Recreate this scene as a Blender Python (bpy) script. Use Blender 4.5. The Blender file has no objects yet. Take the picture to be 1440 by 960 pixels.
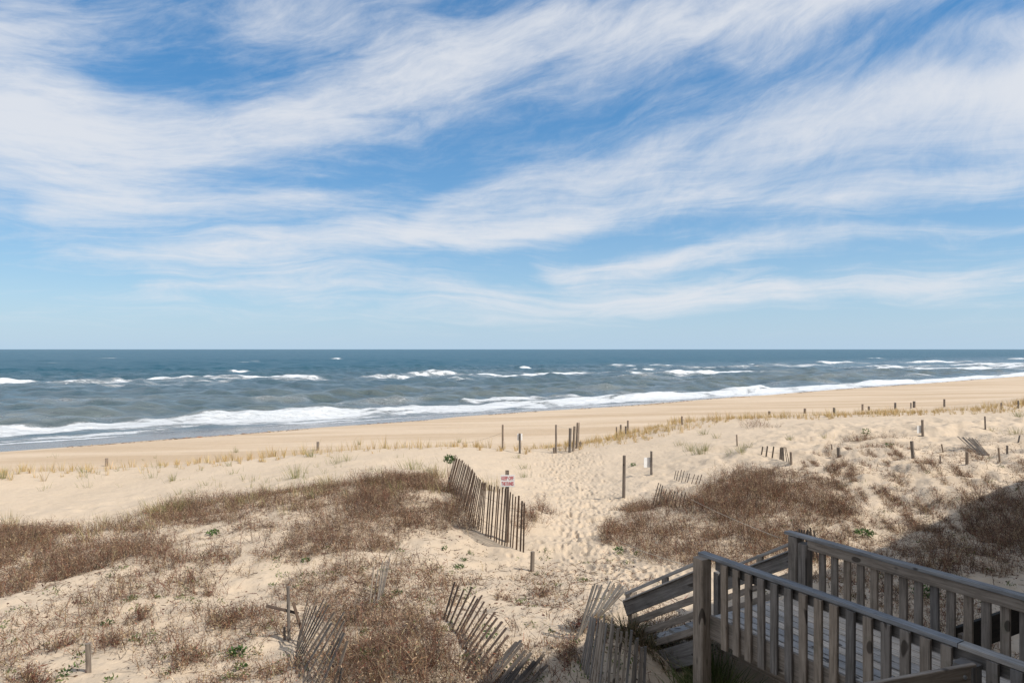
import bpy, math, random
import numpy as np
from mathutils import Vector, Matrix
random.seed(7); RNG = np.random.default_rng(11)
SC = bpy.context.scene
COL = SC.collection

# ------------------------------------------------------------------ camera
CAMZ = 8.5; F = 960.0; HX = 720.0; HY = 491.0      # focal length and horizon of the photograph (1440 px wide)
cam = bpy.data.cameras.new('camera'); camo = bpy.data.objects.new('camera', cam); COL.objects.link(camo)
camo.location = (0, 0, CAMZ); camo.rotation_euler = (math.radians(90), 0, 0)
cam.sensor_width = 36; cam.lens = 24; cam.shift_y = 11/1440; cam.clip_start = 0.05; cam.clip_end = 200000
SC.camera = camo

# ------------------------------------------------------------------ sun and sky
SUN_EL = math.radians(46); SUN_AZ = math.radians(115)      # clockwise from +Y
sd = Vector((math.sin(SUN_AZ)*math.cos(SUN_EL), math.cos(SUN_AZ)*math.cos(SUN_EL), math.sin(SUN_EL)))
sl = bpy.data.lights.new('sun', 'SUN'); sl.energy = 4.1; sl.angle = math.radians(0.5); sl.color = (1, .955, .88)
so = bpy.data.objects.new('sun', sl); COL.objects.link(so); so.rotation_euler = sd.to_track_quat('Z', 'Y').to_euler()
so.location = (30, -30, 60)
SC.view_settings.view_transform = 'Standard'; SC.view_settings.look = 'None'
SC.view_settings.exposure = 0.2; SC.view_settings.gamma = 1.0; SC.view_settings.use_curve_mapping = False

class E:
    """shader socket with arithmetic"""
    nt = None
    def __init__(s, v): s.v = v
    @staticmethod
    def m(op, *a, clamp=False):
        n = E.nt.nodes.new('ShaderNodeMath'); n.operation = op; n.use_clamp = clamp
        for i, x in enumerate(a):
            x = x.v if isinstance(x, E) else x
            if isinstance(x, (int, float)): n.inputs[i].default_value = x
            else: E.nt.links.new(x, n.inputs[i])
        return E(n.outputs[0])
    def __add__(s, o): return E.m('ADD', s, o)
    def __radd__(s, o): return E.m('ADD', o, s)
    def __sub__(s, o): return E.m('SUBTRACT', s, o)
    def __rsub__(s, o): return E.m('SUBTRACT', o, s)
    def __mul__(s, o): return E.m('MULTIPLY', s, o)
    def __rmul__(s, o): return E.m('MULTIPLY', o, s)
    def __truediv__(s, o): return E.m('DIVIDE', s, o)
    def clamp(s): return E.m('ADD', s, 0.0, clamp=True)
def smooth(x, a, b):
    n = E.nt.nodes.new('ShaderNodeMapRange'); n.interpolation_type = 'SMOOTHSTEP'
    E.nt.links.new(x.v, n.inputs[0]); n.inputs[1].default_value = a; n.inputs[2].default_value = b
    return E(n.outputs[0])
def comb(x, y, z=0.0):
    n = E.nt.nodes.new('ShaderNodeCombineXYZ')
    for i, q in enumerate((x, y, z)):
        if isinstance(q, E): E.nt.links.new(q.v, n.inputs[i])
        else: n.inputs[i].default_value = q
    return n.outputs[0]
def noise(vec, scale, detail=3, rough=.55, dist=0.0):
    n = E.nt.nodes.new('ShaderNodeTexNoise'); n.inputs['Scale'].default_value = scale
    n.inputs['Detail'].default_value = detail; n.inputs['Roughness'].default_value = rough; n.inputs['Distortion'].default_value = dist
    if vec is not None: E.nt.links.new(vec, n.inputs['Vector'])
    return E(n.outputs['Fac'])
def mixc(f, a, b, blend='MIX'):
    n = E.nt.nodes.new('ShaderNodeMix'); n.data_type = 'RGBA'; n.blend_type = blend
    if isinstance(f, E): E.nt.links.new(f.v, n.inputs[0])
    else: n.inputs[0].default_value = f
    for i, q in ((6, a), (7, b)):
        if isinstance(q, tuple): n.inputs[i].default_value = (*q, 1) if len(q) == 3 else q
        else: E.nt.links.new(q, n.inputs[i])
    return n.outputs[2]
def link(a, b): E.nt.links.new(a.v if isinstance(a, E) else a, b)

w = bpy.data.worlds.new('World'); SC.world = w; w.use_nodes = True; nt = w.node_tree; nt.nodes.clear(); E.nt = nt
sky = nt.nodes.new('ShaderNodeTexSky'); sky.sky_type = 'NISHITA'; sky.sun_disc = False
sky.sun_elevation = SUN_EL; sky.sun_rotation = SUN_AZ; sky.altitude = 0; sky.air_density = 1.0; sky.dust_density = 0.6; sky.ozone_density = 2.5
tc = nt.nodes.new('ShaderNodeTexCoord'); sp = nt.nodes.new('ShaderNodeSeparateXYZ'); nt.links.new(tc.outputs['Generated'], sp.inputs[0])
dx, dy, dz = (E(sp.outputs[i]) for i in range(3))
az = E.m('MULTIPLY', E.m('ARCTAN2', dx, dy), 180/math.pi)
el = E.m('MULTIPLY', E.m('ARCSINE', dz), 180/math.pi)
def sky_ang(x, y):
    a = math.atan((x-HX)/F); return math.degrees(a), math.degrees(math.atan((HY-y)/F*math.cos(a)))
AZR = 50.0
an = (az + AZR)/(2*AZR)
# cirrus streaks: wind-drawn filaments
wz = noise(comb(az*0.045, el*0.08, 3.1), 1.0, 3, .5)
wz2 = noise(comb(az*0.045, el*0.08, 9.7), 1.0, 3, .5)
aw = az + (wz-.5)*9.0; ew = el + (wz2-.5)*5.0
def fcurve(pts):
    n = nt.nodes.new('ShaderNodeFloatCurve'); c = n.mapping.curves[0]
    pts = sorted(pts)
    while len(c.points) < len(pts): c.points.new(.5, .5)
    for p, (x, y) in zip(c.points, pts): p.location = (min(max(x, 0), 1), min(max(y, 0), 1)); p.handle_type = 'AUTO_CLAMPED'
    n.mapping.extend = 'HORIZONTAL'; n.mapping.update(); nt.links.new(an.v, n.inputs['Value']); return E(n.outputs[0])
bands = [  # (x, y, half width px, strength)
 [(-150,240,60,.9),(0,232,62,.95),(150,222,55,.95),(300,205,45,1.0),(450,172,48,1.0),(600,122,50,.9),(750,82,45,.7),(900,48,40,.65),(1080,12,35,.7),(1200,-20,35,.7)],
 [(-150,60,60,.7),(0,50,50,.75),(120,25,42,.55),(240,25,38,.25),(350,30,50,.65),(550,45,50,.75),(750,25,42,.7),(1000,-20,40,.6)],
 [(-100,140,60,.75),(60,140,50,.75),(180,160,38,.56),(300,165,25,.1)],
 [(560,330,30,0),(650,278,32,.65),(760,262,42,.8),(900,238,48,.85),(1050,218,52,.85),(1200,200,58,.95),(1330,185,66,.95),(1500,165,80,.95)],
 [(760,150,25,0),(900,130,30,.25),(1050,140,35,.4),(1200,125,35,.56),(1340,110,34,.65),(1500,95,40,.75)],
 [(20,300,20,0),(150,290,25,.75),(300,292,27,.8),(450,292,27,.75),(600,312,28,.6),(780,318,26,.65),(950,290,24,.7),(1150,292,26,.7),(1330,278,20,.6),(1500,260,20,.3)],
 [(40,350,12,0),(150,358,18,.8),(350,352,26,.95),(520,345,22,.95),(700,335,18,.8),(860,318,12,.1)],
 [(180,400,14,0),(300,402,18,.75),(450,398,20,.8),(620,412,17,.75),(760,420,14,.3)],
 [(740,372,12,0),(820,382,15,1.1),(930,372,18,1.0),(1060,352,18,.9),(1200,342,15,.7),(1440,332,10,.45)],
 [(100,455,12,.25),(300,445,16,.45),(500,450,18,.5),(700,442,22,.65),(900,428,26,.75),(1100,415,26,.7),(1300,400,24,.65),(1500,380,20,.3)],
 [(1000,70,20,0),(1100,65,26,.3),(1250,50,26,.15),(1400,40,20,.56),(1500,30,20,.5)],
]
dens = smooth(E.m('ABSOLUTE', az), 48.0, 80.0)*.72 + smooth(el, 31.0, 42.0)*.5  # extra unseen cloud behind and overhead, added to whiten the ambient light
for b in bands:
    P = [(sky_ang(x, y), wd*0.052, s) for x, y, wd, s in b]
    xs = [(p[0][0]+AZR)/(2*AZR) for p in P]
    c = fcurve([(x, p[0][1]/45) for x, p in zip(xs, P)])*45.0
    wd = fcurve([(x, p[1]/6) for x, p in zip(xs, P)])*6.0
    st = fcurve([(x, p[2]) for x, p in zip(xs, P)])
    q = (ew - c)/wd
    g = E.m('EXPONENT', E.m('MULTIPLY', q*q, -0.8))*st
    dens = g if dens is None else dens + g
ca, sa = math.cos(math.radians(17)), math.sin(math.radians(17))
kk = smooth(el, 3.0, 24.0)*.34
sx = aw; sy = ew - aw*kk
n1 = noise(comb(sx*0.055, sy*0.26, 1.0), 1.0, 9, .62, .6)
n2 = noise(comb(sx*0.20, sy*0.62, 5.0), 1.0, 8, .66, .5)
n3 = noise(comb(sx*0.9, sy*1.5, 8.0), 1.0, 6, .65, .3)
low = smooth(el, 2.0, 22.0)
n4 = noise(comb(az*0.10, ew*0.9, 2.0), 1.0, 8, .62, .8)
tex = (n1-.5)*(.7+low*.6) + (n2-.5)*(.4+low*.5) + (n3-.5)*.26 + (n4-.5)*(1.0-low)*1.9
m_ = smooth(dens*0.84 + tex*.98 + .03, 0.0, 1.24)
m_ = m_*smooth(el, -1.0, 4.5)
# thin veil towards the horizon
veil = E.m('EXPONENT', E.m('ABSOLUTE', el)*-0.10)*0.74
skyc = nt.nodes.new('ShaderNodeHueSaturation'); nt.links.new(sky.outputs[0], skyc.inputs['Color'])
skyc.inputs['Saturation'].default_value = 1.46; skyc.inputs['Hue'].default_value = .497; skyc.inputs['Value'].default_value = 1.0
c1 = mixc(veil.clamp(), mixc(.30, skyc.outputs[0], (1.0, 3.1, 6.6)), (4.4, 6.1, 7.8))
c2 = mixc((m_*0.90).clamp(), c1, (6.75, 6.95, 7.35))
bg = nt.nodes.new('ShaderNodeBackground'); bg.inputs[1].default_value = 0.10; nt.links.new(c2, bg.inputs[0])
wo = nt.nodes.new('ShaderNodeOutputWorld'); nt.links.new(bg.outputs[0], wo.inputs[0])

# ------------------------------------------------------------------ helpers
def tag(o, label=None, cat=None, group=None, kind=None):
    if label: o['label'] = label
    if cat: o['category'] = cat
    if group: o['group'] = group
    if kind: o['kind'] = kind
    return o
def empty(name, loc=(0, 0, 0)):
    o = bpy.data.objects.new(name, None); COL.objects.link(o); o.location = loc; o.empty_display_size = .2; return o
def mesh_np(name, V, quads=None, tris=None, mat=None, attrs=None, smooth_=False, parent=None):
    me = bpy.data.meshes.new(name); V = np.asarray(V, np.float32)
    me.vertices.add(len(V)); me.vertices.foreach_set('co', V.ravel())
    fl = []; sz = []
    if quads is not None and len(quads): fl.append(np.asarray(quads, np.int32).ravel()); sz.append(np.full(len(quads), 4, np.int32))
    if tris is not None and len(tris): fl.append(np.asarray(tris, np.int32).ravel()); sz.append(np.full(len(tris), 3, np.int32))
    loops = np.concatenate(fl); sizes = np.concatenate(sz); st = np.zeros(len(sizes), np.int32); st[1:] = np.cumsum(sizes)[:-1]
    me.loops.add(len(loops)); me.loops.foreach_set('vertex_index', loops)
    me.polygons.add(len(sizes)); me.polygons.foreach_set('loop_start', st)
    try: me.polygons.foreach_set('loop_total', sizes)
    except Exception: pass
    me.polygons.foreach_set('use_smooth', np.full(len(sizes), smooth_, bool))
    for k, (typ, a) in (attrs or {}).items():
        at = me.attributes.new(k, typ, 'POINT'); a = np.asarray(a, np.float32)
        at.data.foreach_set({'FLOAT': 'value', 'FLOAT_VECTOR': 'vector', 'FLOAT_COLOR': 'color'}[typ], a.ravel())
    me.update(calc_edges=True)
    if mat: me.materials.append(mat)
    o = bpy.data.objects.new(name, me); COL.objects.link(o)
    if parent: o.parent = parent
    return o
def _h(ix, iy, seed):
    n = (ix.astype(np.int64)*374761393 + iy.astype(np.int64)*668265263 + seed*2147483647) & 0xffffffff
    n = ((n ^ (n >> 13))*1274126177) & 0xffffffff
    return ((n ^ (n >> 16)) & 0xffff)/65535.0
def vnoise(x, y, seed=0):
    x = np.asarray(x, float); y = np.asarray(y, float)
    ix = np.floor(x); iy = np.floor(y); fx = x-ix; fy = y-iy
    fx = fx*fx*fx*(fx*(fx*6-15)+10); fy = fy*fy*fy*(fy*(fy*6-15)+10)
    a = _h(ix, iy, seed); b = _h(ix+1, iy, seed); c = _h(ix, iy+1, seed); d = _h(ix+1, iy+1, seed)
    return (a+(b-a)*fx)*(1-fy) + (c+(d-c)*fx)*fy - .5
def fbm(x, y, seed=0, o=4):
    r = 0; a = 1
    for i in range(o): r = r + a*vnoise(x*2**i, y*2**i, seed+i*17); a *= .5
    return r
def sstep(x, a, b):
    t = np.clip((x-a)/(b-a), 0, 1); return t*t*(3-2*t)

# ------------------------------------------------------------------ terrain
UX, UY = 0.79, 0.613; NX, NY = -0.613, 0.79          # along the coast / out to sea
def P(px, py, z):
    Y = (CAMZ-z)*F/(py-HY); return ((px-HX)/F*Y, Y, z)
ctrl = [P(*q) for q in [
 (0,960,4.55),(150,960,4.6),(300,960,4.7),(450,960,4.75),(600,960,4.75),(700,960,4.7),(820,960,4.75),(1000,948,4.88),(890,872,5.02),(940,900,4.98),(1400,850,4.45),(1300,830,4.45),
 (0,840,4.25),(150,840,4.3),(300,860,4.4),(450,850,4.45),(620,862,4.64),(700,850,4.5),(800,850,4.45),(860,820,4.35),
 (0,790,4.1),(150,790,4.2),(300,790,4.35),(450,790,4.4),(560,790,4.35),(670,790,4.25),(748,802,4.22),(735,776,4.12),(800,780,4.05),
 (0,735,3.75),(120,735,3.8),(250,715,4.0),(350,705,4.25),(450,690,4.45),(530,682,4.6),(600,680,4.65),(627,690,4.62),(660,735,4.38),(700,760,4.2),(560,740,4.5),(400,750,4.4),(200,750,4.1),
 (0,700,3.7),(120,695,3.7),(250,685,3.8),(380,668,4.0),(480,655,4.1),(590,648,4.05),(680,660,3.9),(720,700,3.95),(760,715,3.95),
 (820,760,3.88),(860,790,4.1),(830,700,3.6),(790,665,3.5),(877,698,3.75),(850,680,3.65),(916,666,3.75),(960,645,4.05),(900,720,3.85),(950,712,4.15),(1000,690,4.45),(870,740,4.0),
 (1000,760,4.3),(950,790,4.4),(1060,660,4.65),(1120,660,4.6),(1100,700,4.6),(1200,700,4.6),(1250,650,4.75),(1300,615,4.85),(1380,640,4.95),(1440,640,5.0),(1440,700,4.95),(1340,700,4.8),(1300,740,4.55),(1150,740,4.45),(1200,780,4.4),(1440,760,4.7),(1060,800,4.4),
 (1180,640,4.6),(1120,615,4.55),(1040,622,4.35),(1240,600,4.7),(1380,600,4.85),
 (0,668,4.0),(150,652,4.0),(300,640,4.05),(420,633,4.1),(560,626,4.12),(700,633,3.92),(780,641,3.5),(860,632,3.85),(940,616,4.05),(1020,594,4.35),(1100,590,4.4),(1200,586,4.45),(1320,583,4.55),(1440,578,4.65)]]
ctrl += [(3.4, 6.2, 3.75), (2.95, 5.7, 3.85), (3.5, 6.9, 4.0), (4.5, 3.5, 4.1), (-3, 4, 4.8), (-10, 5, 4.7), (8, 4, 4.5), (-25, 10, 4.5), (-40, 20, 4.4), (30, 10, 5.0), (45, 25, 5.0), (60, 45, 5.0), (20, -6, 4.8), (0, -8, 4.8), (-20, -8, 4.6), (-32, 18, 4.3)]
cp = np.array(ctrl); cx, cy, cz = cp.T
def _k(r2): return .5*r2*np.log(r2+1e-9)
n_ = len(cx); K = _k((cx[:, None]-cx)**2 + (cy[:, None]-cy)**2); K[np.diag_indices(n_)] += 6.0
Pm = np.c_[np.ones(n_), cx, cy]; A = np.zeros((n_+3, n_+3)); A[:n_, :n_] = K; A[:n_, n_:] = Pm; A[n_:, :n_] = Pm.T
W_ = np.linalg.solve(A, np.r_[cz, 0, 0, 0])
CS = [-60, .4, 18.4, 21, 27, 34.2, 41.6, 51.7, 70, 200]; CT = [32, 30.4, 25.6, 24.3, 22.6, 24.2, 20.4, 15.0, 14, 14]
def tcrest(s): return np.interp(s, CS, CT)
foot = []
def base_h(X, Y):
    X = np.asarray(X, float); Y = np.asarray(Y, float)
    z = W_[n_] + W_[n_+1]*X + W_[n_+2]*Y
    for i in range(n_): z = z + W_[i]*_k((X-cx[i])**2 + (Y-cy[i])**2)
    r = np.hypot(X, Y-15); far = sstep(r, 45, 80); z = np.clip(z, 3.3, 5.6)*(1-far) + 4.6*far
    s = X*UX + Y*UY; t = X*NX + Y*NY
    veg = sstep(tcrest(s)-t, 2, 8)
    z = z + veg*(fbm(X*.45, Y*.45, 3, 3)*(.14+.20*sstep(X, 4, 12)) + fbm(X*1.7, Y*1.7, 5, 3)*(.09+.08*sstep(X, 4, 12))) + (1-veg)*fbm(X*.5, Y*.5, 9, 3)*.10
    tt = t - (69 + 2.2*fbm(s*.03, s*0+.5, 31, 2) + .7*fbm(s*.12, s*0, 32, 2))
    tb = tt + 69
    zb = np.interp(tb, [0, 30, 42, 56, 61, 69, 76, 95, 140, 400], [2.9, 2.5, 2.15, 1.75, 1.25, 0.0, -.5, -1.8, -4, -9])
    zb = zb + .05*fbm(X*.12, Y*.12, 21, 3) + .02*fbm(t*.6, s*.08, 22, 2)
    wd = np.interp(s, [0, 18, 24, 40, 60], [6, 6, 9, 12, 16])
    b = sstep(t - tcrest(s), -.4, 0)*0 + sstep((t - tcrest(s))/wd, 0.02, 1.0)
    return z*(1-b) + zb*b
FX = []
def footprints():
    R = np.random.default_rng(5)
    pts = [P(*q)[:2] for q in [(800,640,3.5),(790,652,3.5),(800,675,3.55),(815,700,3.62),(815,730,3.75),(820,760,3.9),(850,785,4.1),(880,810,4.3),(905,825,4.6)]]
    pts = np.array(pts); d = np.r_[0, np.cumsum(np.hypot(*np.diff(pts, axis=0).T))]
    out = []
    for k in range(1150):
        q = R.uniform(0, d[-1]); x = np.interp(q, d, pts[:, 0]); y = np.interp(q, d, pts[:, 1])
        i = min(np.searchsorted(d, q), len(pts)-1); v = pts[i]-pts[i-1]; a = math.atan2(v[1], v[0]) + R.normal(0, .35)
        wdt = .75 if q > 3 else .9
        off = R.normal(0, wdt); out.append((x - math.sin(a)*off, y + math.cos(a)*off, a, R.uniform(.018, .05), R.uniform(.8, 1.15)))
    for k in range(160):     # strays on the bare sand and the beach
        px, py = R.uniform(740, 960), R.uniform(655, 735); x, y, _ = P(px, py, 3.75); out.append((x, y, R.uniform(0, 6.3), R.uniform(.01, .03), 1))
    return out
FOOT = footprints()
def height(X, Y, feet=False):
    z = base_h(X, Y)
    return z

def G(px, py):
    """ground point seen at a place of the photograph"""
    Y = np.geomspace(5, 130, 900); X = (px-HX)/F*Y; zr = CAMZ - (py-HY)/F*Y
    d = zr - base_h(X, Y); i = np.argmax(d < 0)
    if d[i] >= 0: i = len(Y)-1
    if i == 0: return Vector((X[0], Y[0], zr[0]))
    f = d[i-1]/(d[i-1]-d[i]); y = Y[i-1] + f*(Y[i]-Y[i-1]); x = (px-HX)/F*y
    return Vector((x, y, float(base_h(np.array([x]), np.array([y]))[0])))
def gz(x, y): return float(base_h(np.array([x]), np.array([y]))[0])
def R3(px, py, Y): return Vector(((px-HX)/F*Y, Y, CAMZ-(py-HY)/F*Y))

# ------------------------------------------------------------------ materials
def new_mat(name):
    m = bpy.data.materials.new(name); m.use_nodes = True; E.nt = m.node_tree
    b = m.node_tree.nodes['Principled BSDF']; return m, b
def attr(name):
    n = E.nt.nodes.new('ShaderNodeAttribute'); n.attribute_name = name; return n
def bump(h, strength, dist, prev=None):
    n = E.nt.nodes.new('ShaderNodeBump'); n.inputs['Strength'].default_value = strength; n.inputs['Distance'].default_value = dist
    link(h, n.inputs['Height'])
    if prev: E.nt.links.new(prev, n.inputs['Normal'])
    return n.outputs[0]
def pos(): return E.nt.nodes.new('ShaderNodeNewGeometry').outputs['Position']

def m_sand():
    m, b = new_mat('sand'); p = pos()
    n1 = noise(p, .35, 4, .6); n2 = noise(p, 6, 5, .65); n3 = noise(p, 60, 3, .7)
    dune = mixc(n1, (.475, .372, .265), (.565, .452, .335)); dune = mixc(smooth(n2, .45, .75)*.35, dune, (.46, .36, .255))
    mp = E.nt.nodes.new('ShaderNodeMapping'); mp.inputs['Rotation'].default_value = (0, 0, -math.atan2(UY, UX)); mp.inputs['Scale'].default_value = (.03, .26, 1)
    E.nt.links.new(p, mp.inputs['Vector'])
    st = noise(mp.outputs[0], 1.0, 5, .6, .3)
    beach = mixc(smooth(st, .36, .62), (.455, .335, .22), (.56, .435, .31))
    c = mixc(E(attr('beach').outputs['Fac']), dune, beach)
    # bits of shell, seed and bark
    sp_ = smooth(noise(p, 34, 2, .5), .70, .76)*(1-E(attr('beach').outputs['Fac']))*E(attr('litter').outputs['Fac'])
    c = mixc(sp_*.7, c, (.13, .09, .06))
    wet = E(attr('wet').outputs['Fac'])
    c = mixc(wet, c, (.25, .175, .115))
    link(c, b.inputs['Base Color'])
    gloss = smooth(wet, .78, 1.0); c = mixc(gloss*.5, c, (.15, .115, .085)); link(c, b.inputs['Base Color']); link(0.92 - gloss*.72, b.inputs['Roughness']); b.inputs['Specular IOR Level'].default_value = .3
    dry = 1-wet
    h = n2*.6 + noise(p, 1.6, 4, .6)*1.6
    nn = bump(h*dry, .55, .09); nn = bump(n3*dry, .4, .008, nn)
    link(nn, b.inputs['Normal']); return m
def m_ocean():
    m, b = new_mat('sea_water'); p = pos()
    near = E(attr('near').outputs['Fac']); foam = E(attr('foam').outputs['Fac']); face = E(attr('face').outputs['Fac'])
    mp = E.nt.nodes.new('ShaderNodeMapping'); mp.inputs['Rotation'].default_value = (0, 0, -math.atan2(UY, UX)); mp.inputs['Scale'].default_value = (.42, 1, 1)
    E.nt.links.new(p, mp.inputs['Vector']); q = mp.outputs[0]
    c = mixc(near, (.024, .092, .132), (.078, .122, .148))
    c = mixc((face*near*.75).clamp(), c, (.12, .14, .115))
    pt = noise(q, .035, 4, .6); c = mixc(smooth(pt, .4, .7)*.35, c, (.05, .11, .145))
    fn = noise(q, .9, 7, .72, .6)*.7 + noise(q, 4.0, 4, .7)*.3
    ff = E.m('MAXIMUM', smooth(foam*1.25 + (fn-.5)*2.2, .48, .86)*smooth(foam, .02, .12), smooth(foam, .08, .9)*.42)
    calm = E(attr('calm').outputs['Fac'])
    c = mixc(calm*.9, c, (.20, .165, .135))
    c = mixc(ff, c, (.80, .82, .83))
    link(c, b.inputs['Base Color'])
    link(.14 + ff*.6 + (1-near)*.2 - calm*.06, b.inputs['Roughness']); link(.5 - (1-near)*.24, b.inputs['Specular IOR Level']); b.inputs['IOR'].default_value = 1.33
    calm = E(attr('calm').outputs['Fac'])
    h = noise(q, .8, 8, .70, .5); nn = bump(h*(1-calm*.93), 1.0, .85)
    nn = bump(noise(q, .16, 4, .6)*(1-calm), .6, 1.5, nn)
    nn = bump(fn*ff, .9, .6, nn)
    link(nn, b.inputs['Normal']); return m
def m_wood(name, ca, cb, scale=1.0, moss=0.0):
    m, b = new_mat(name); a = attr('wc'); v = a.outputs['Vector']     # along, across, random
    s_ = E.nt.nodes.new('ShaderNodeSeparateXYZ'); link(v, s_.inputs[0]); x, y, r = (E(s_.outputs[i]) for i in range(3))
    vec = comb(x*3.0*scale + r*37, y*42.0*scale + r*11, r*50)
    g = noise(vec, 1.0, 6, .65, .35); g2 = noise(comb(x*1.2*scale + r*13, y*9*scale, r*23), 1.0, 4, .6, .8)
    p = pos(); big = noise(p, 2.2, 4, .6)
    c = mixc(smooth(g, .3, .7), ca, cb)
    c = mixc(smooth(g2, .5, .72)*.45, c, tuple(k*.45 for k in ca))
    c = mixc(smooth(big, .45, .75)*.35, c, tuple(min(1, k*1.55) for k in cb))
    hue = mixc(r*1.0, (.66, .69, .74), (1.28, 1.16, 1.03)); c = mixc(1.0, c, hue, 'MULTIPLY')
    kn = noise(comb(x*4+r*71, y*9+r*3, r*9), 1.0, 0, .5); c = mixc(smooth(kn, .76, .80)*.8, c, (.035, .026, .02))
    crack = smooth(noise(comb(x*1.1+r*7, y*95+r*31, r*17), 1.0, 2, .5), .67, .72); c = mixc(crack*.75, c, (.03, .026, .022))
    if moss: c = mixc(smooth(noise(p, 7, 5, .7), .55, .7)*moss, c, (.07, .085, .045))
    link(c, b.inputs['Base Color']); b.inputs['Roughness'].default_value = .85; b.inputs['Specular IOR Level'].default_value = .25
    link(bump(g - crack*.6, .7, .004), b.inputs['Normal']); return m
def m_plant(name, rough=.8, trans=0.0):
    m, b = new_mat(name); a = attr('Col'); E.nt.links.new(a.outputs['Color'], b.inputs['Base Color'])
    b.inputs['Roughness'].default_value = rough; b.inputs['Specular IOR Level'].default_value = .2
    if trans:
        t = E.nt.nodes.new('ShaderNodeBsdfTranslucent'); E.nt.links.new(a.outputs['Color'], t.inputs[0])
        mx = E.nt.nodes.new('ShaderNodeMixShader'); mx.inputs[0].default_value = trans
        E.nt.links.new(b.outputs[0], mx.inputs[1]); E.nt.links.new(t.outputs[0], mx.inputs[2])
        E.nt.links.new(mx.outputs[0], E.nt.nodes['Material Output'].inputs[0])
    return m
def m_flat(name, col, rough=.6, metal=0, var=.15):
    m, b = new_mat(name); p = pos(); n = noise(p, 14, 4, .6)
    link(mixc(smooth(n, .35, .7), col, tuple(k*(1-var) for k in col)), b.inputs['Base Color'])
    b.inputs['Roughness'].default_value = rough; b.inputs['Metallic'].default_value = metal; return m
M_SAND = m_sand(); M_SEA = m_ocean()
M_WOOD = m_wood('weathered_wood', (.165, .142, .12), (.32, .285, .25), 1, .25)
M_CAP = m_wood('bleached_wood', (.20, .20, .20), (.38, .38, .38), 1, .1)
M_DECK = m_wood('deck_boards', (.38, .35, .31), (.60, .56, .51), 1, .06)
M_SLAT = m_wood('fence_lath', (.075, .05, .036), (.17, .12, .09), 2)
M_SLATG = m_wood('grey_fence_lath', (.06, .050, .042), (.15, .130, .112), 2)
M_PALE = m_wood('pale_fence_lath', (.17, .155, .14), (.34, .315, .285), 2)
M_POST = m_wood('old_post_wood', (.14, .12, .10), (.26, .225, .195), 1.5)
M_PLANT = m_plant('dry_plant', .8, .15); M_GREEN = m_plant('green_plant', .6, .3)
M_WIRE = m_flat('rusty_wire', (.17, .11, .08), .6, .3); M_ROPE = m_flat('pale_rope', (.45, .40, .32), .9)
M_WHITE = m_flat('white_sign_paint', (.80, .80, .79), .5, 0, .08); M_RED = m_flat('red_sign_paint', (.55, .02, .03), .5, 0, .05)
M_STEEL = m_flat('galvanised_steel', (.5, .5, .5), .4, .9)

# ------------------------------------------------------------------ ground sheet
def polar(azs, rs):
    a, r = np.meshgrid(azs, rs); X = (np.sin(a)*r); Y = (np.cos(a)*r); return X, Y
def grid_faces(nr, nc, wrap=False):
    i = np.arange(nr-1)[:, None]; j = np.arange(nc if wrap else nc-1)[None, :]; j2 = (j+1) % nc
    return np.stack([i*nc+j+0*i, i*nc+j2+0*i, (i+1)*nc+j2, (i+1)*nc+j+0*i], -1).reshape(-1, 4)[:, ::-1]
fr = np.radians(np.linspace(-46, 46, 1250)); bk = np.radians(np.linspace(46, 314, 110)[1:-1])
azs = np.r_[fr, bk]
rs = np.r_[np.geomspace(.4, 6, 30), 6*np.exp(np.arange(1, 520)*.0053), np.geomspace(98, 260, 60), np.geomspace(280, 5000, 20)]
X, Y = polar(azs, rs); Z = base_h(X, Y)
S_ = X*UX + Y*UY; T_ = X*NX + Y*NY
# footprints pressed into the sand
xf, yf = X.ravel(), Y.ravel(); zf = Z.ravel()
sel = np.where((yf > 8) & (yf < 36) & (np.abs(xf) < 9))[0]; order = sel[np.argsort(yf[sel])]; ys = yf[order]
for (fx, fy, a, dep, sc_) in FOOT:
    i0, i1 = np.searchsorted(ys, [fy-.45, fy+.45]); ii = order[i0:i1]
    ii = ii[np.abs(xf[ii]-fx) < .45]
    ddx = xf[ii]-fx; ddy = yf[ii]-fy; u = (ddx*math.cos(a)+ddy*math.sin(a))/(.105*sc_); v = (-ddx*math.sin(a)+ddy*math.cos(a))/(.052*sc_)
    r2 = u*u+v*v; zf[ii] += -dep*1.1*np.exp(-r2*r2*.8) + dep*.22*np.exp(-((np.sqrt(r2)-1.7)**2)*3)
Z = zf.reshape(Z.shape)
near_ = sstep(60-np.hypot(X, Y), 0, 20)
Z += near_*(vnoise(X*7, Y*7, 41)*.018 + vnoise(X*3.1, Y*3.1, 42)*.03)*sstep(tcrest(S_)-T_, -1, 6)
beach = sstep(T_ - tcrest(S_), 0.3, 4)
wetn = fbm(S_*.05, T_*.2, 51, 3)*.10 + fbm(S_*.4, T_*.4, 52, 2)*.03
wet = sstep(.98 + wetn*1.6 - Z, 0, .80)
lit = sstep(tcrest(S_)-T_, 5, 9)*np.clip(.6 + 1.4*fbm(X*.35, Y*.35, 61, 3), 0, 1)
ground = mesh_np('sand_ground', np.c_[X.ravel(), Y.ravel(), Z.ravel()], grid_faces(len(rs), len(azs), True), None, M_SAND,
    {'beach': ('FLOAT', beach.ravel()), 'wet': ('FLOAT', wet.ravel()), 'litter': ('FLOAT', lit.ravel())}, True)
tag(ground, kind='structure')

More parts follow.
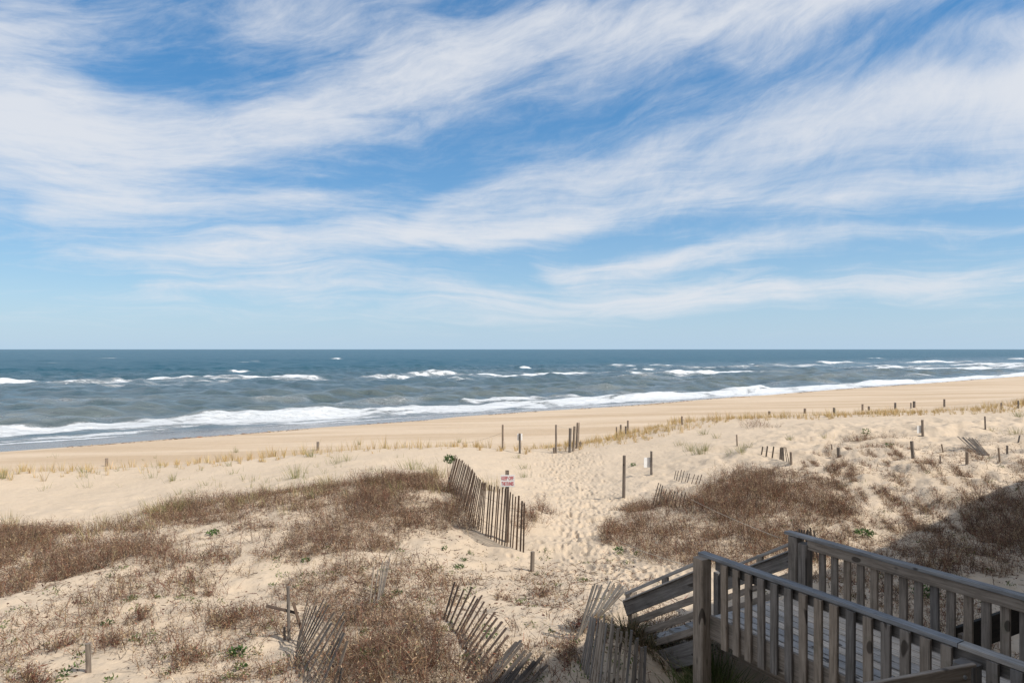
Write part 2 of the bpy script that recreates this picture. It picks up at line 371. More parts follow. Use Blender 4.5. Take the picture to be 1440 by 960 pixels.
# ------------------------------------------------------------------ ocean
oa = np.radians(np.linspace(-55, 62, 1350)); r_ = [48.0]
while r_[-1] < 330: r_.append(r_[-1]*1.0032)
while r_[-1] < 1500: r_.append(r_[-1]*1.009)
while r_[-1] < 90000: r_.append(r_[-1]*1.06)
orr = np.array(r_); X, Y = polar(oa, orr); S = X*UX+Y*UY; T = X*NX+Y*NY; RR = np.hypot(X, Y)
dist = T - 69.0
amp = sstep(dist, 3, 26)
spac = np.maximum(RR*.0032, RR*math.radians(117/1350)); spac = np.where(RR > 330, RR*.009, spac); spac = np.where(RR > 1500, RR*.06, spac)
Zs = np.zeros_like(X); rg = np.random.default_rng(3)
wind = math.atan2(-NY, -NX)
for k in range(46):
    lam = float(np.exp(rg.uniform(math.log(2.2), math.log(24)))); th = wind + rg.normal(0, .65); ph = rg.uniform(0, 6.28)
    kx, ky = math.cos(th)*6.283/lam, math.sin(th)*6.283/lam
    a_ = .0105*lam**.82*np.clip(lam/(spac*3.0)-.5, 0, 1)
    q = np.sin(X*kx+Y*ky+ph + 1.5*vnoise(X*.03, Y*.03, k)); Zs += a_*(q + .25*q*q)
# long swells standing up over the bar and the shore
wob = fbm(S*.012, T*.02, 71, 3)
phs = T/27.0 + wob*1.3
sw = (0.5+0.5*np.cos(phs*6.283))**3
swm = np.clip(.45 + 1.6*fbm(S*.022, T*.03, 72, 2), 0, 1.3)
swa = np.interp(T, [69, 78, 95, 115, 160, 210, 300, 600, 1500], [0, .12, .75, .5, .38, .6, .34, .25, .12])*swm*np.clip(27/(spac*6)-.3, 0, 1)
Zs = Zs*amp*1.0 + sw*swa
foam = np.zeros_like(X)
# shore break: wide white band, torn outer edge
tc_ = np.interp(S, [0, 30, 50, 70, 100, 150, 260], [88, 84, 82, 82, 79, 76.5, 75]) + 4.5*fbm(S*.03, S*0+2.2, 81, 3)
wi = np.interp(S, [0, 50, 100, 250], [2.9, 3.6, 3.6, 3.6])*(1+.6*fbm(S*.05, S*0+7, 82, 2))
q = (T-tc_)/wi; core = np.where(q > 0, np.exp(-(q/1.0)**4), np.exp(-(q/1.9)**2)); foam = np.maximum(foam, core*np.clip(.95+.75*fbm(S*.22, T*.6, 88, 4), .4, 1.05))
Zs += .50*np.exp(-((T-tc_-1.5)/2.4)**2)*np.clip(.6+fbm(S*.04, S*0+4, 83, 3), .2, 1.2) + core*.10*fbm(X*.8, Y*.8, 84, 3)
ls = np.interp(S, [0, 60, 120], [75.0, 73.6, 70.6]) + 1.2*fbm(S*.045, S*0+3.3, 87, 3); lace = sstep(T, ls, ls+2)*sstep(tc_-T, -3, 2)*(.50+.6*fbm(S*.10, T*.35, 85, 4)); foam = np.maximum(foam, lace)
edge = 69 + 2.2*fbm(S*.03, S*0+.5, 31, 2)
tl = ls + .3; foam = np.maximum(foam, .85*np.exp(-((T-tl)/.45)**2)*np.clip(.8+fbm(S*.06, S*0, 88, 2), 0, 1))
outl = sstep(T-tc_, 2, 5)*(1-sstep(T-tc_, 10, 30))*(.30+.5*fbm(S*.06, T*.12, 86, 4)); foam = np.maximum(foam, outl)
segs = [(60,540,200,537,.35,.7),(150,539,330,537,.25,.6),(470,534,600,531,.3,.66),(1000,517,1150,514,.3,.62),(1085,515,1180,513,.3,.7),(1190,516,1260,515,.3,.66),(1270,515,1450,511,.4,.8),(1340,518,1460,516,.6,.95),(600,523,700,521,.1,.45),(960,519,1060,517,.2,.5),(350,566,440,563,.2,.45),(1090,551,1200,544,.5,.75),(860,560,960,556,.6,.7),  # breakers: x0,y0,x1,y1 where the white water lies, height m, strength
 (-60,542,58,538,1.0,1),(58,540,150,538,.3,.62),(195,535,340,531,.75,1),(320,531,455,533,.65,.92),(60,546,300,541,.1,.56),(150,537,260,543,.1,.55),(575,530,650,527,.7,.7),(640,531,780,528,.65,.95),(730,529,834,524,.85,1),(500,536,720,534,.1,.55),
 (720,520,747,519,1.1,1),(330,524,342,523,.9,1),(862,515,880,513,.6,.8),(880,515,948,515,1.0,1),(895,520,930,521,.8,.95),(885,525,960,527,.6,.8),(940,527,1055,524,.75,1),(1057,513,1068,512,.8,.9),(830,533,1010,531,.1,.52),
 (1150,511,1194,510,1.2,1),(1095,514,1150,513,.3,.6),(1243,519,1262,516,.9,1),(1254,516,1273,515,.8,1),(1268,510,1342,508,1.1,1),(1170,517,1245,518,.3,.62),(1275,519,1400,518,.5,.85),(1330,516,1460,515,.6,.9),(1378,513,1395,512,1.2,1),(1424,505,1440,504,1.2,1),(1405,512,1440,512,.6,.85),(1330,511,1440,512,.2,.55),
 (650,566,700,564,.9,.9),(695,564,760,562,.9,1),(745,561,815,558,.8,.75),(560,574,600,570,.5,.6),(430,573,560,567,.15,.46),(360,572,372,570,.4,.8),(1215,538,1290,536,.7,.85),(1020,550,1075,548,1.3,1),(1285,529,1300,528,.8,.8),(590,528,612,527,.7,.8),(150,504,160,503,.5,.5),(468,505,474,504.5,.8,.8),(1225,504,1232,503.5,.7,.8),(60,567,160,563,.1,.42)]
for x0, y0, x1, y1, hh, st in segs:
    a = P(x0, y0, 0.3)[:2]; b = P(x1, y1, 0.3)[:2]; ax, ay = a; bx, by = b; L2 = (bx-ax)**2+(by-ay)**2; L = math.sqrt(L2)
    Ym = (ay+by)/2; m = (RR > Ym*.7-5) & (RR < Ym*1.6+30); xx = X[m]; yy = Y[m]
    u = np.clip(((xx-ax)*(bx-ax)+(yy-ay)*(by-ay))/L2, -.05, 1.05); d_ = ((yy-ay)*(bx-ax)-(xx-ax)*(by-ay))/L
    du = np.hypot(xx-ax-u*(bx-ax), yy-ay-u*(by-ay)); tap = np.clip(np.minimum(u+.05, 1.05-u)*6, 0, 1)**.6
    wf = (1.7 + Ym*.011)*(1 if st > .7 else 2.0); d_ = d_ + 1.4*fbm(xx*.12, yy*.12, 90, 3)*wf*.5
    ex = np.hypot(np.maximum(du-np.abs(d_), 0), 0)
    prof = np.where(d_ > 0, np.exp(-(d_/(wf*.75))**2), np.exp(-(np.abs(d_)/(wf*1.15))**2))*np.exp(-(ex/2.0)**2)*tap
    foam[m] = np.maximum(foam[m], prof*st*np.clip(1.0+.5*fbm(xx*.25, yy*.25, 97, 3), .72, 1.15))
    if st > .8 and L > 18: foam[m] = np.maximum(foam[m], np.exp(-((d_+wf*1.9)/(wf*1.6))**2)*np.exp(-(ex/4.0)**2)*np.clip(.50+.35*fbm(xx*.15, yy*.15, 98, 3), 0, .62))
    Zs[m] += hh*.62*np.exp(-((d_-.6)/(1.8+Ym*.006))**2)*np.exp(-(ex/5.0)**2)*tap
wc = sstep(T, 95, 140)*(1-sstep(RR, 500, 900))*sstep(fbm(S*.035, T*.10, 95, 4), .52, .72)*.6; foam = np.maximum(foam, wc)
drift = sstep(T, 88, 100)*(1-sstep(T, 190, 240))*np.clip(.10+.55*fbm(S*.02, T*.09, 96, 4), 0, .36); foam = np.maximum(foam, drift)
near = 1-sstep(T, 78, 330)*.95
calm = 1-sstep(T, ls-.5, ls+3.5)
dZ = np.zeros_like(Zs); dZ[1:-1] = (Zs[2:]-Zs[:-2])/(RR[2:]-RR[:-2])
face = np.clip(-0*dZ + sstep(Zs, .25, .75)*.5 + np.clip(dZ*3.2, 0, 1)*.8, 0, 1)*(1-sstep(T, 105, 150)*.75)
Zs = Zs*sstep(T, 69, 76) + .03
Vs = np.c_[X.ravel(), Y.ravel(), Zs.ravel()]
sea = mesh_np('sea_water', Vs, grid_faces(len(orr), len(oa)), None, M_SEA,
    {'foam': ('FLOAT', foam.ravel()), 'near': ('FLOAT', near.ravel()), 'face': ('FLOAT', face.ravel()), 'calm': ('FLOAT', calm.ravel())}, True)
tag(sea, kind='structure')

# ------------------------------------------------------------------ solids made of boards
class Boards:
    """collects boards, each with its own grain coordinates, into one mesh"""
    def __init__(s): s.V = []; s.F = []; s.C = []
    def board(s, a, b, w, t, side, rnd=None, jit=.0015, bev=.004):
        """a->b centre line, w along side, t along the third axis"""
        a = Vector(a); b = Vector(b); d = (b-a); L = d.length; d.normalize()
        sd_ = Vector(side); sd_ = (sd_ - d*sd_.dot(d)).normalized(); up = d.cross(sd_)
        rnd = random.random() if rnd is None else rnd; n0 = len(s.V)
        e = min(bev, w*.25, t*.25)
        ring = [(-w/2+e, -t/2), (w/2-e, -t/2), (w/2, -t/2+e), (w/2, t/2-e), (w/2-e, t/2), (-w/2+e, t/2), (-w/2, t/2-e), (-w/2, -t/2+e)]
        ns = max(1, int(L/.5)); off = [Vector((0, 0, 0))]+[sd_*random.uniform(-jit, jit)+up*random.uniform(-jit, jit) for _ in range(ns)]
        for k in range(ns+1):
            for (x, y) in ring:
                p = a + d*(L*k/ns) + sd_*x + up*y + off[k]
                s.V.append(p); s.C.append((L*k/ns, x + (y*1.0), rnd))
        for k in range(ns):
            for j in range(8):
                s.F.append((n0+k*8+j, n0+k*8+(j+1) % 8, n0+(k+1)*8+(j+1) % 8, n0+(k+1)*8+j))
        s.F.append(tuple(n0+j for j in range(7, -1, -1))); s.F.append(tuple(n0+ns*8+j for j in range(8)))
        return s
    def cyl(s, a, b, r0, r1=None, n=10, rnd=None, lump=.06):
        a = Vector(a); b = Vector(b); r1 = r0 if r1 is None else r1; d = b-a; L = d.length; d.normalize()
        x = d.orthogonal().normalized(); y = d.cross(x); n0 = len(s.V); rnd = random.random() if rnd is None else rnd; K = 4
        lm = [1+random.uniform(-lump, lump) for _ in range(n)]
        for k in range(K+1):
            r = r0+(r1-r0)*k/K
            for j in range(n):
                an_ = 6.2832*j/n; s.V.append(a+d*(L*k/K + (random.uniform(-.012, .004) if k == K else 0))+(x*math.cos(an_)+y*math.sin(an_))*r*lm[j]); s.C.append((L*k/K, an_*r, rnd))
        for k in range(K):
            for j in range(n): s.F.append((n0+k*n+j, n0+k*n+(j+1) % n, n0+(k+1)*n+(j+1) % n, n0+(k+1)*n+j))
        s.F.append(tuple(n0+j for j in range(n-1, -1, -1))); s.F.append(tuple(n0+K*n+j for j in range(n)))
        return s
    def build(s, name, mat, parent=None):
        me = bpy.data.meshes.new(name); me.from_pydata([tuple(v) for v in s.V], [], s.F); me.materials.append(mat)
        at = me.attributes.new('wc', 'FLOAT_VECTOR', 'POINT'); at.data.foreach_set('vector', np.array(s.C, np.float32).ravel())
        o = bpy.data.objects.new(name, me); COL.objects.link(o)
        if parent: o.parent = parent; o.matrix_parent_inverse = Matrix.Translation(-parent.location)
        return o
def tube(name, pts, r, mat, parent=None, n=5):
    b = Boards(); pts = [Vector(p) for p in pts]; rings = []
    for i, p in enumerate(pts):
        d = (pts[min(i+1, len(pts)-1)]-pts[max(i-1, 0)]).normalized(); x = d.cross(Vector((0.1, 0.2, 1))).normalized(); y = d.cross(x)
        for j in range(n):
            q = 6.2832*j/n; b.V.append(p+(x*math.cos(q)+y*math.sin(q))*r); b.C.append((0, 0, 0))
    for i in range(len(pts)-1):
        for j in range(n): b.F.append((i*n+j, i*n+(j+1) % n, (i+1)*n+(j+1) % n, (i+1)*n+j))
    b.F.append(tuple(range(n-1, -1, -1))); b.F.append(tuple((len(pts)-1)*n+j for j in range(n)))
    return b.build(name, mat, parent)

# ------------------------------------------------------------------ beach house behind the viewpoint (its roof throws the shade on the deck)
def house():
    hs = empty('beach_house', (0, 0, 4.6)); tag(hs, 'grey shingled beach house behind the viewpoint whose eave shades the deck', 'house')
    U = Vector((UX, UY, 0)).normalized(); N = Vector((NX, NY, 0)).normalized()
    def pt(s, t, z): return U*s + N*t + Vector((0, 0, z))
    def slab(nm, s0, s1, t0, t1, z0, z1, mat):
        b = Boards(); b.board(pt(s0, (t0+t1)/2, (z0+z1)/2), pt(s1, (t0+t1)/2, (z0+z1)/2), t1-t0, z1-z0, N, bev=.01, jit=0); return b.build(nm, mat, hs)
    sid = m_wood('cedar_shingle', (.20, .18, .16), (.30, .27, .24), .5)
    slab('wall', -9, 28.5, -11.5, -1.4, 3.5, 12.3, sid)
    roofm = m_wood('roof_shingle', (.10, .10, .10), (.16, .155, .15), .5)
    b = Boards()
    b.board(pt(9.75, -.62, 12.55), pt(9.75, -6.5, 15.2), 38.6, .22, U, bev=.01, jit=0); b.board(pt(9.75, -12.4, 12.7), pt(9.75, -6.5, 15.2), 38.6, .22, U, bev=.01, jit=0)
    b.build('roof', roofm, hs)
    trim = m_flat('house_trim', (.7, .7, .68)); gl = m_flat('window_glass', (.03, .04, .05), .08)
    slab('floor_deck', -4, 4, -1.4, .18, 6.72, 6.86, M_DECK)
    slab('railing', -4, 4, .14, .2, 7.78, 7.83, M_CAP); 
    for k in range(32): 
        b = Boards(); s_ = -3.9+k*.25; b.board(pt(s_, .17, 6.8), pt(s_, .17, 7.8), .035, .035, U); b.build('baluster', M_WOOD, hs)
    for s_ in (-3.9, 0, 3.9): b = Boards(); b.board(pt(s_, .05, 4.0), pt(s_, .05, 6.75), .14, .14, U); b.build('post', M_WOOD, hs)
    for s_ in (-6.5, -2.5, 1.5, 8, 12.5, 17, 21.5, 26):
        for z in (5.6, 9.4):
            w_ = slab('window', s_-.8, s_+.8, -1.42, -1.34, z-.8, z+.8, trim)
            g = Boards(); g.board(pt(s_-.7, -1.325, z), pt(s_+.7, -1.325, z), .02, 1.4, N, jit=0); g.build('pane', gl, w_).matrix_parent_inverse = Matrix()
            w_.children[0].matrix_parent_inverse = w_.matrix_parent_inverse.inverted() @ Matrix.Translation(-hs.location)
house()

# ------------------------------------------------------------------ wooden walkway and stair
def walkway():
    O = Vector((2.2, 7.6, 0)); a = Vector((.497, -.868, 0)).normalized(); p = Vector((.868, .497, 0)).normalized(); Zv = Vector((0, 0, 1))
    def q(s, w_, z): return O + a*s + p*w_ + Zv*z
    root = empty('wooden_walkway', tuple(q(0, 0, 4.88))); tag(root, 'weathered grey timber walkway with baluster railings and a short stair down to the sand', 'boardwalk')
    W = 1.6; DZ = 5.45; TOP = 6.22; END = 5.3
    def one(nm, A_, B_, w_, t_, side, mat, **k):
        b = Boards(); b.board(A_, B_, w_, t_, side, **k); return b.build(nm, mat, root)
    # deck boards
    b = Boards(); n = 11; bw = (W-.03)/n
    for i in range(n):
        w_ = .02+bw*(i+.5); cut = random.uniform(1.6, 3.6); z = DZ-.02+random.uniform(-.002, .002)
        b.board(q(-.10+random.uniform(-.01, .01), w_, z), q(cut-.003, w_, z), bw-.021, .036, p); b.board(q(cut+.003, w_, z), q(END, w_, z), bw-.021, .036, p)
    b.build('decking', M_DECK, root)
    one('rim_board', q(-.12, -.012, DZ-.02), q(END, -.012, DZ-.02), .26, .038, Zv, M_WOOD); one('rim_board', q(-.12, W+.03, DZ-.12), q(END, W+.03, DZ-.12), .22, .038, Zv, M_WOOD)
    one('rim_board', q(-.14, .02, DZ-.14), q(-.14, W, DZ-.14), .20, .036, Zv, M_WOOD)
    for s_ in (1.2, 2.6, 4.0): one('joist', q(s_, .03, DZ-.14), q(s_, W-.01, DZ-.14), .18, .04, Zv, M_WOOD)
    for w_ in (.5, 1.1): one('light_block_beam', q(-.1, w_, DZ-.30), q(END, w_, DZ-.30), .46, .07, Zv, M_WOOD)  # deep boards added to block light and darken the space under the deck
    # kerb strip on the far edge of the floor
    one('edge_strip', q(.25, W-.05, DZ+.02), q(END, W-.05, DZ+.02), .05, .035, p, M_WOOD)
    # posts
    def post(s_, w_, top, bot, sz=.14, mat=M_WOOD): 
        return one('post', q(s_, w_, bot), q(s_, w_, top), sz, sz, p, mat, bev=.012)
    post(-.04, -.075, 6.185, 4.3, .15)
    post(2.72, -.105, 6.12, 4.2, .145); post(5.2, -.1, 6.15, 4.2)
    post(-.12, W+.0, 6.175, 4.0, .13); post(.018, W+.0, 6.12, 4.0, .13); post(3.1, W+.085, 6.15, 4.0, .14); post(5.2, W+.09, 6.15, 4.0)
    # railings
    for w_, o_, e0 in ((0, -1, -.13), (W, 1, -.24)):
        cut = 2.62 if o_ < 0 else 3.3
        one('top_rail', q(e0, w_-o_*.005, TOP-.019), q(cut-.003, w_-o_*.005, TOP-.019), .105, .038, p, M_CAP); one('top_rail', q(cut+.003, w_-o_*.003, TOP-.021), q(END, w_-o_*.003, TOP-.021), .105, .038, p, M_CAP)
        one('sub_rail', q(.08, w_-o_*.022, TOP-.098), q(END, w_-o_*.022, TOP-.098), .115, .036, Zv, M_WOOD)
        s_ = .26 if o_ < 0 else .24; first = None
        while s_ < END-.1:
            if not (o_ < 0 and 2.62 < s_ < 2.84):
                bb = Boards(); L0 = 5.27 if o_ < 0 else 5.27; tilt = random.uniform(-.006, .006)
                bb.board(q(s_+tilt, w_+o_*.022 if o_ > 0 else w_-.050, L0+random.uniform(-.012, .012)), q(s_, w_+o_*.022 if o_ > 0 else w_-.050, TOP-.045), .082, .034, a)
                bb.build('baluster', M_WOOD, root)
            s_ += .163
    # stair: boards running down to the sand
    sl_ = .585
    def zt(s_): return TOP-.02 + sl_*s_        # s_ negative
    for w_, o_ in ((-.03, -1), (W+.02, 1)):
        for (o0, o1, s1) in ((0.0, -.042, -1.42), (-.10, -.315, -1.42), (-.375, -.465, -1.34), (-.555, -.64, -1.26), (-.735, -.82, -1.12)):
            m0 = (o0+o1)/2; hgt = abs(o1-o0)*math.cos(math.atan(sl_))
            one('stair_rail', q(-.1, w_, zt(-.1)+m0), q(s1, w_, zt(s1)+m0), hgt, .038, Zv, M_CAP if o0 == 0 else M_WOOD)
        one('stair_rail', q(-.1, w_-o_*.0, zt(-.1)-.108), q(-1.42, w_, zt(-1.42)-.108), .02, .10, Zv, M_CAP)
        one('stair_stringer', q(-.12, w_+.0, zt(-.12)-1.02), q(-1.5, w_, zt(-1.5)-1.02), .24, .045, Zv, M_WOOD)
        for s_ in (-.68, -1.36): one('spacer_block', q(s_, w_+o_*.001, zt(s_)-.115), q(s_, w_+o_*.001, zt(s_)-.02), .10, .034, a, M_WOOD)
        one('post', q(-1.36, w_-o_*.06, 4.2), q(-1.36, w_-o_*.06, zt(-1.36)-.02), .085, .085, p, M_WOOD)
    for k in range(4):
        s_ = -.28-.27*k; z = DZ-.16*(k+1)
        for dd in (-.065, .065): one('stair_tread', q(s_+dd, .02, z), q(s_+dd, W-.02, z), .12, .038, a, M_DECK)
    # side rail of the neighbouring ramp in the foreground
    A_ = Vector((3.475, 5.135, 6.03)); B_ = Vector((1.15, 4.40, 6.03)); one('side_rail', A_, B_, .225, .04, Zv, M_WOOD, bev=.005)
    one('post', (1.2, 4.46, 3.9), (1.2, 4.46, 6.1), .12, .12, p, M_WOOD)
    nrm = (A_-B_).cross(Zv).normalized(); nrm = nrm if nrm.y < 0 else -nrm
    for dx_, dz_ in ((.12, .035), (.13, -.06)):
        c = A_ + (B_-A_).normalized()*dx_ + Zv*dz_; bb = Boards(); bb.cyl(c+nrm*.018, c+nrm*.034, .017, .015, 12, lump=0); bb.build('bolt', M_STEEL, root)
    # dark skirt board on the land side
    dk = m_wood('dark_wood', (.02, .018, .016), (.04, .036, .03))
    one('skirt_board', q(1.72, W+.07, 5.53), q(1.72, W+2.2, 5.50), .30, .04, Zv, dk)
    one('post', q(1.76, W+2.1, 4.0), q(1.76, W+2.1, 5.66), .1, .1, p, M_WOOD); one('post', q(1.77, W+.12, 4.0), q(1.77, W+.12, 5.62), .09, .09, p, M_WOOD)
walkway()

# ------------------------------------------------------------------ snow fences
def sfence(label, keys, n, mat, Lmin=0, wires=(.25, .72), post=None, w_=.036, below=.12, jit=.02, hint=None, extra=None, group='slatted sand fences on the dune'):
    """keys: (bottom px, bottom py, top px, top py, depth change)"""
    K = []
    for (bx, by, tx, ty, dyy) in keys:
        B = G(bx, by); T_p = R3(tx, ty, B.y+dyy); K.append((B, T_p))
    root = empty('slat_fence', tuple(K[0][0])); tag(root, label, 'fence', group)
    b = Boards(); wp = [[] for _ in wires]; m = len(K)-1
    seglen = [((K[i+1][0]-K[i][0]).length + (K[i+1][1]-K[i][1]).length)/2 for i in range(m)]; tot = sum(seglen)
    for k in range(n):
        d_ = tot*k/max(1, n-1)+(random.uniform(-.25, .25)*tot/n if 0 < k < n-1 else 0); i = 0
        while i < m-1 and d_ > seglen[i]: d_ -= seglen[i]; i += 1
        f = min(1, d_/seglen[i]); B = K[i][0].lerp(K[i+1][0], f); T_ = K[i][1].lerp(K[i+1][1], f)
        ax = (K[i+1][0]-K[i][0]+K[i+1][1]-K[i][1]).normalized(); dr = (T_-B).normalized()
        T2 = T_ + dr*random.uniform(-jit, jit)*2 + ax*random.uniform(-jit, jit); B2 = B - dr*below
        b.board(B2, T2, w_*random.uniform(.85, 1.1), .011, ax + Vector((0, 0, .01)), bev=.002, jit=.003)
        nr = dr.cross(ax).normalized()
        for h_, l in zip(wires, wp): l.append(B.lerp(T_, h_)+nr*.009*(1 if k % 2 else -1))
    b.build('slat_panel', mat, root)
    for l in wp:
        if len(l) > 1: tube('wire', l, .0032, M_WIRE, root, 4)
    for pst in (post or []):
        bx, by, ty, r = pst; B = G(bx, by); bb = Boards(); bb.cyl(B-Vector((0, 0, .2)), R3(bx+random.uniform(-1, 1), ty, B.y), r, r*.9); bb.build('post', M_POST, root)
    return root
sfence('long brown slat fence running down the mound beside the sandy path', [(627,690,640,641,0),(645,708,660,655,0),(662,735,674,674,0),(679,750,684,680,0),(706,766,711,688,0),(724,772,728,697,0),(736,777,738,706,0)], 55, M_SLAT, w_=.040)
sfence('grey slat fence leaning right on the bare sand at bottom centre', [(624,870,640,818,.22),(640,889,669,832,.3),(652,925,694,866,.35),(664,957,717,893,.4)], 15, M_SLAT, jit=.03, w_=.044)
sfence('collapsed grey fence slats lying beside the leaning fence at the bottom edge', [(672,962,724,902,.5),(690,985,742,915,.55),(715,990,768,930,.6)], 11, M_SLATG, w_=.042, jit=.05, below=.02)
sfence('fanned out wooden slat fence half buried in brush at bottom left', [(418,903,432,846,.2),(416,918,444,848,.25),(415,945,466,862,.4),(425,960,478,872,.56),(440,985,484,890,.5),(470,995,482,922,.3)], 17, M_SLATG, jit=.06, w_=.042)
sfence('twisted upper length of slat fence below the end of the stair rail', [(811,900,833,823,0),(820,890,846,822,.1),(833,876,866,826,.2),(842,869,884,826,.35)], 22, M_PALE, w_=.032, jit=.04)
sfence('upright grey slat fence in the shade left of the walkway post', [(816,938,828,872,.0),(832,962,846,868,0),(850,985,862,874,0),(882,992,890,888,0),(905,992,909,917,0)], 21, M_PALE, w_=.030, jit=.03)
sfence('short row of slat tips above the right hand brush near the white tag post', [(948,674,951,660,0),(965,678,969,664,0),(983,680,987,668,0)], 9, M_SLATG, wires=(.5,))
sfence('small broken slat fence with two tall slats at the edge of the right brush', [(917,713,926,680,0),(924,712,930,683,0),(937,713,943,690,0),(950,714,955,690,0),(960,714,964,692,0)], 10, M_SLATG, wires=(.4,), post=[(930,712,697,.05)])
sfence('short pale slat fence standing on the sand behind the right brush', [(1071,639,1073,627,0),(1082,643,1084,628,0),(1096,646,1097,629,0),(1103,648,1102,629,0),(1110,652,1105,628,0)], 16, M_SLATG, w_=.055, wires=(.5,))
sfence('fallen grey slat fence lying flat on the dune at far right', [(1376,640,1346,614,1.3),(1384,641,1356,615,1.3),(1392,641,1372,617,1.2)], 11, M_SLATG, wires=(.3, .6), below=.02, jit=.05)
sfence('bleached thin slats poking out of brush above the bottom left fence', [(519,856,524,796,0),(530,852,538,792,.1),(538,838,549,786,.1)], 9, M_PALE, w_=.026, wires=(.5,), jit=.04)
sfence('row of slat tips just behind the far corner of the walkway railing', [(1112,782,1117,744,0),(1128,784,1131,747,0),(1150,788,1143,743,0)], 10, M_SLATG, wires=(.8,))

# ------------------------------------------------------------------ posts, stakes and signs
def stake(bx, by, tx, ty, wpx, label, square=False, name='wooden_post', group='old wooden posts on the dune and beach'):
    B = G(bx, by); T_ = R3(tx, ty, B.y); r = wpx/2*B.y/F
    b = Boards()
    if square: b.board(Vector(B)-Vector((0, 0, .25)), T_, r*2, r*2, (.8, .6, 0), bev=.008)
    else: b.cyl(Vector(B)-Vector((0, 0, .25)), T_, r, r*.93)
    o = b.build(name, M_POST); tag(o, label, 'post', group); return o, B, T_
posts = [
 (125,945,124,904,7,'short square grey post standing alone in the bottom left corner',1),
 (748,803,749,775,5,'small grey post on bare sand below the end of the long fence',1),
 (877,699,878,640,5,'tall thin post beside the path casting a long shadow to the left',0),
 (707,633,707,597,4,'tall thin post left of the white beach notice',0),
 (782,637,782,597,4,'tall thin post on the right side of the beach gap',0),
 (801,636,802,602,6,'leftmost and shortest of the three tall pilings by the beach gap',0),
 (806,634,808,599,5,'middle one of the three tall pilings by the beach gap',0),
 (811,630,813,594,7,'tallest and rightmost of the three pilings by the beach gap',0),
 (816,629,816,621,4,'low stump right behind the three tall pilings',0),
 (780,637,779,629,5,'dark stump at the foot of the thin post by the gap',0),
 (867,613,867,600,3,'thinnest and leftmost of the four stubs right of the pilings',0),
 (873,612,873,597,4,'second from the left of the four stubs right of the pilings',0),
 (880,610,880,599,4,'low third stub from the left right of the pilings',0),
 (883,609,883,591,4,'tallest and rightmost of the four stubs right of the pilings',0),
 (959.5,597,959,585,4,'short post alone among straw rows between pilings and dune hump',0),
 (1037,627,1036,611,3,'thin stake in front of green grass on the middle right dune',0),
 (1113,653,1112,635,5,'post at the right end of the pale slat fence',0),
 (1180,642,1179,629,5,'short stake on open sand right of the pale slat fence',1),
 (1171,631,1169,624,3,'tiny leaning stub left of the short stake on open sand',0),
 (1285,644,1282,620,5,'thick leaning post on the right dune in front of the white tag post',1),
 (1328,636,1324,624,3,'thin leaning stake between the thick leaning post and the fallen fence',0),
 (1323,652,1322,641,3,'small stub on the slope left of the fallen fence',0),
 (1360,652,1360,635,5,'square stake at the lower left end of the fallen fence',1),
 (1407,649,1404,629,4,'leaning stake right of the fallen fence',0),
 (1416.5,638,1416.5,626,4,'upright stake behind the leaning one right of the fallen fence',0),
 (1430,622,1434,612,3,'stake tilted to the right near the right edge',0),
 (1386,603,1385,585,3,'slim post on pale sand above the fallen fence',0),
 (150,655,150,644,5,'short dark post on the beach front at far left',1),
 (447,633,447,621,4,'short post among dry straw at the left crest',1),
 (1082,583,1082,578,5,'lowest stub of the beach row nearest the dune hump',0),
 (1132,581,1132,574,5,'second stub of the beach row right of the dune hump',0),
 (1173,582,1173,573,5,'third stub of the beach row with a low knob beside it',0),
 (1213,577,1213,568,4,'slim stub of the beach row paired with a lower one',0),
 (1222,577,1222,571,4,'low stub paired with the slim one in the beach row',0),
 (1259,575,1259,566,4,'stub of the beach row left of the closely spaced pair',0),
 (1281,574,1281,566,2.5,'thin stub left of a thick one in the beach row',0),
 (1285.6,573,1285.6,564,5,'thick stub beside a thin one in the beach row',0),
 (1328,572,1328,561,4,'tallest stub of the beach row toward the right',0),
 (1408,576,1408,566,3,'stub of the beach row standing in dense straw',0),
 (1432,574,1432,563,3,'last stub of the beach row at the right edge',0),
 (407,900,405,824,5,'tall dark stake standing at the left end of the fanned fence',0),
 (400,898,400,881,4,'short dark stump at the foot of the stake by the fanned fence',0)]
for bx, by, tx, ty, wp_, lb, sq in posts: stake(bx, by, tx, ty, wp_*(.72 if by < 660 else .95), lb, bool(sq))
def loose(a, b_, label, r=.02):
    bb = Boards(); bb.board(a, b_, r*2, .016, (0, .5, 1)); o = bb.build('loose_slat', M_SLAT); tag(o, label, 'slat', 'loose fence slats'); return o  # a slat come loose from the fence
Bq = G(407, 900)
loose(R3(374, 851, Bq.y-.05), R3(420, 862, Bq.y+.03), 'loose slat sticking out sideways from the stake by the fanned fence')
loose(R3(430, 905, Bq.y-.1), R3(412, 846, Bq.y+.0), 'loose slat leaning left against the fanned fence')
def board_post(bx, by, tx, ty, wpx, side, bw, bh, zc, label, name='small_sign'):
    B = G(bx, by); T_ = R3(tx, ty, B.y); r = wpx/2*B.y/F; root = empty(name, tuple(B)); tag(root, label, 'sign', 'white notices on posts')
    b = Boards(); b.cyl(Vector(B)-Vector((0, 0, .25)), T_, r, r*.93); b.build('post', M_POST, root)
    c = Vector((T_.x+side*bw*.5, T_.y + .035, T_.z-zc)); bb = Boards(); bb.board(c-Vector((0, 0, bh/2)), c+Vector((0, 0, bh/2)), bw, .012, (1, .25, 0), bev=.003); bb.build('sign_board', M_WHITE, root)
board_post(731, 637, 731, 609, 3.2, 0, .24, .30, .17, 'white notice facing the sea on a thin post in the beach gap')
board_post(916, 667, 916, 634, 3.5, -1, .28, .36, .42, 'white tag hanging left of a thin post right of the path')
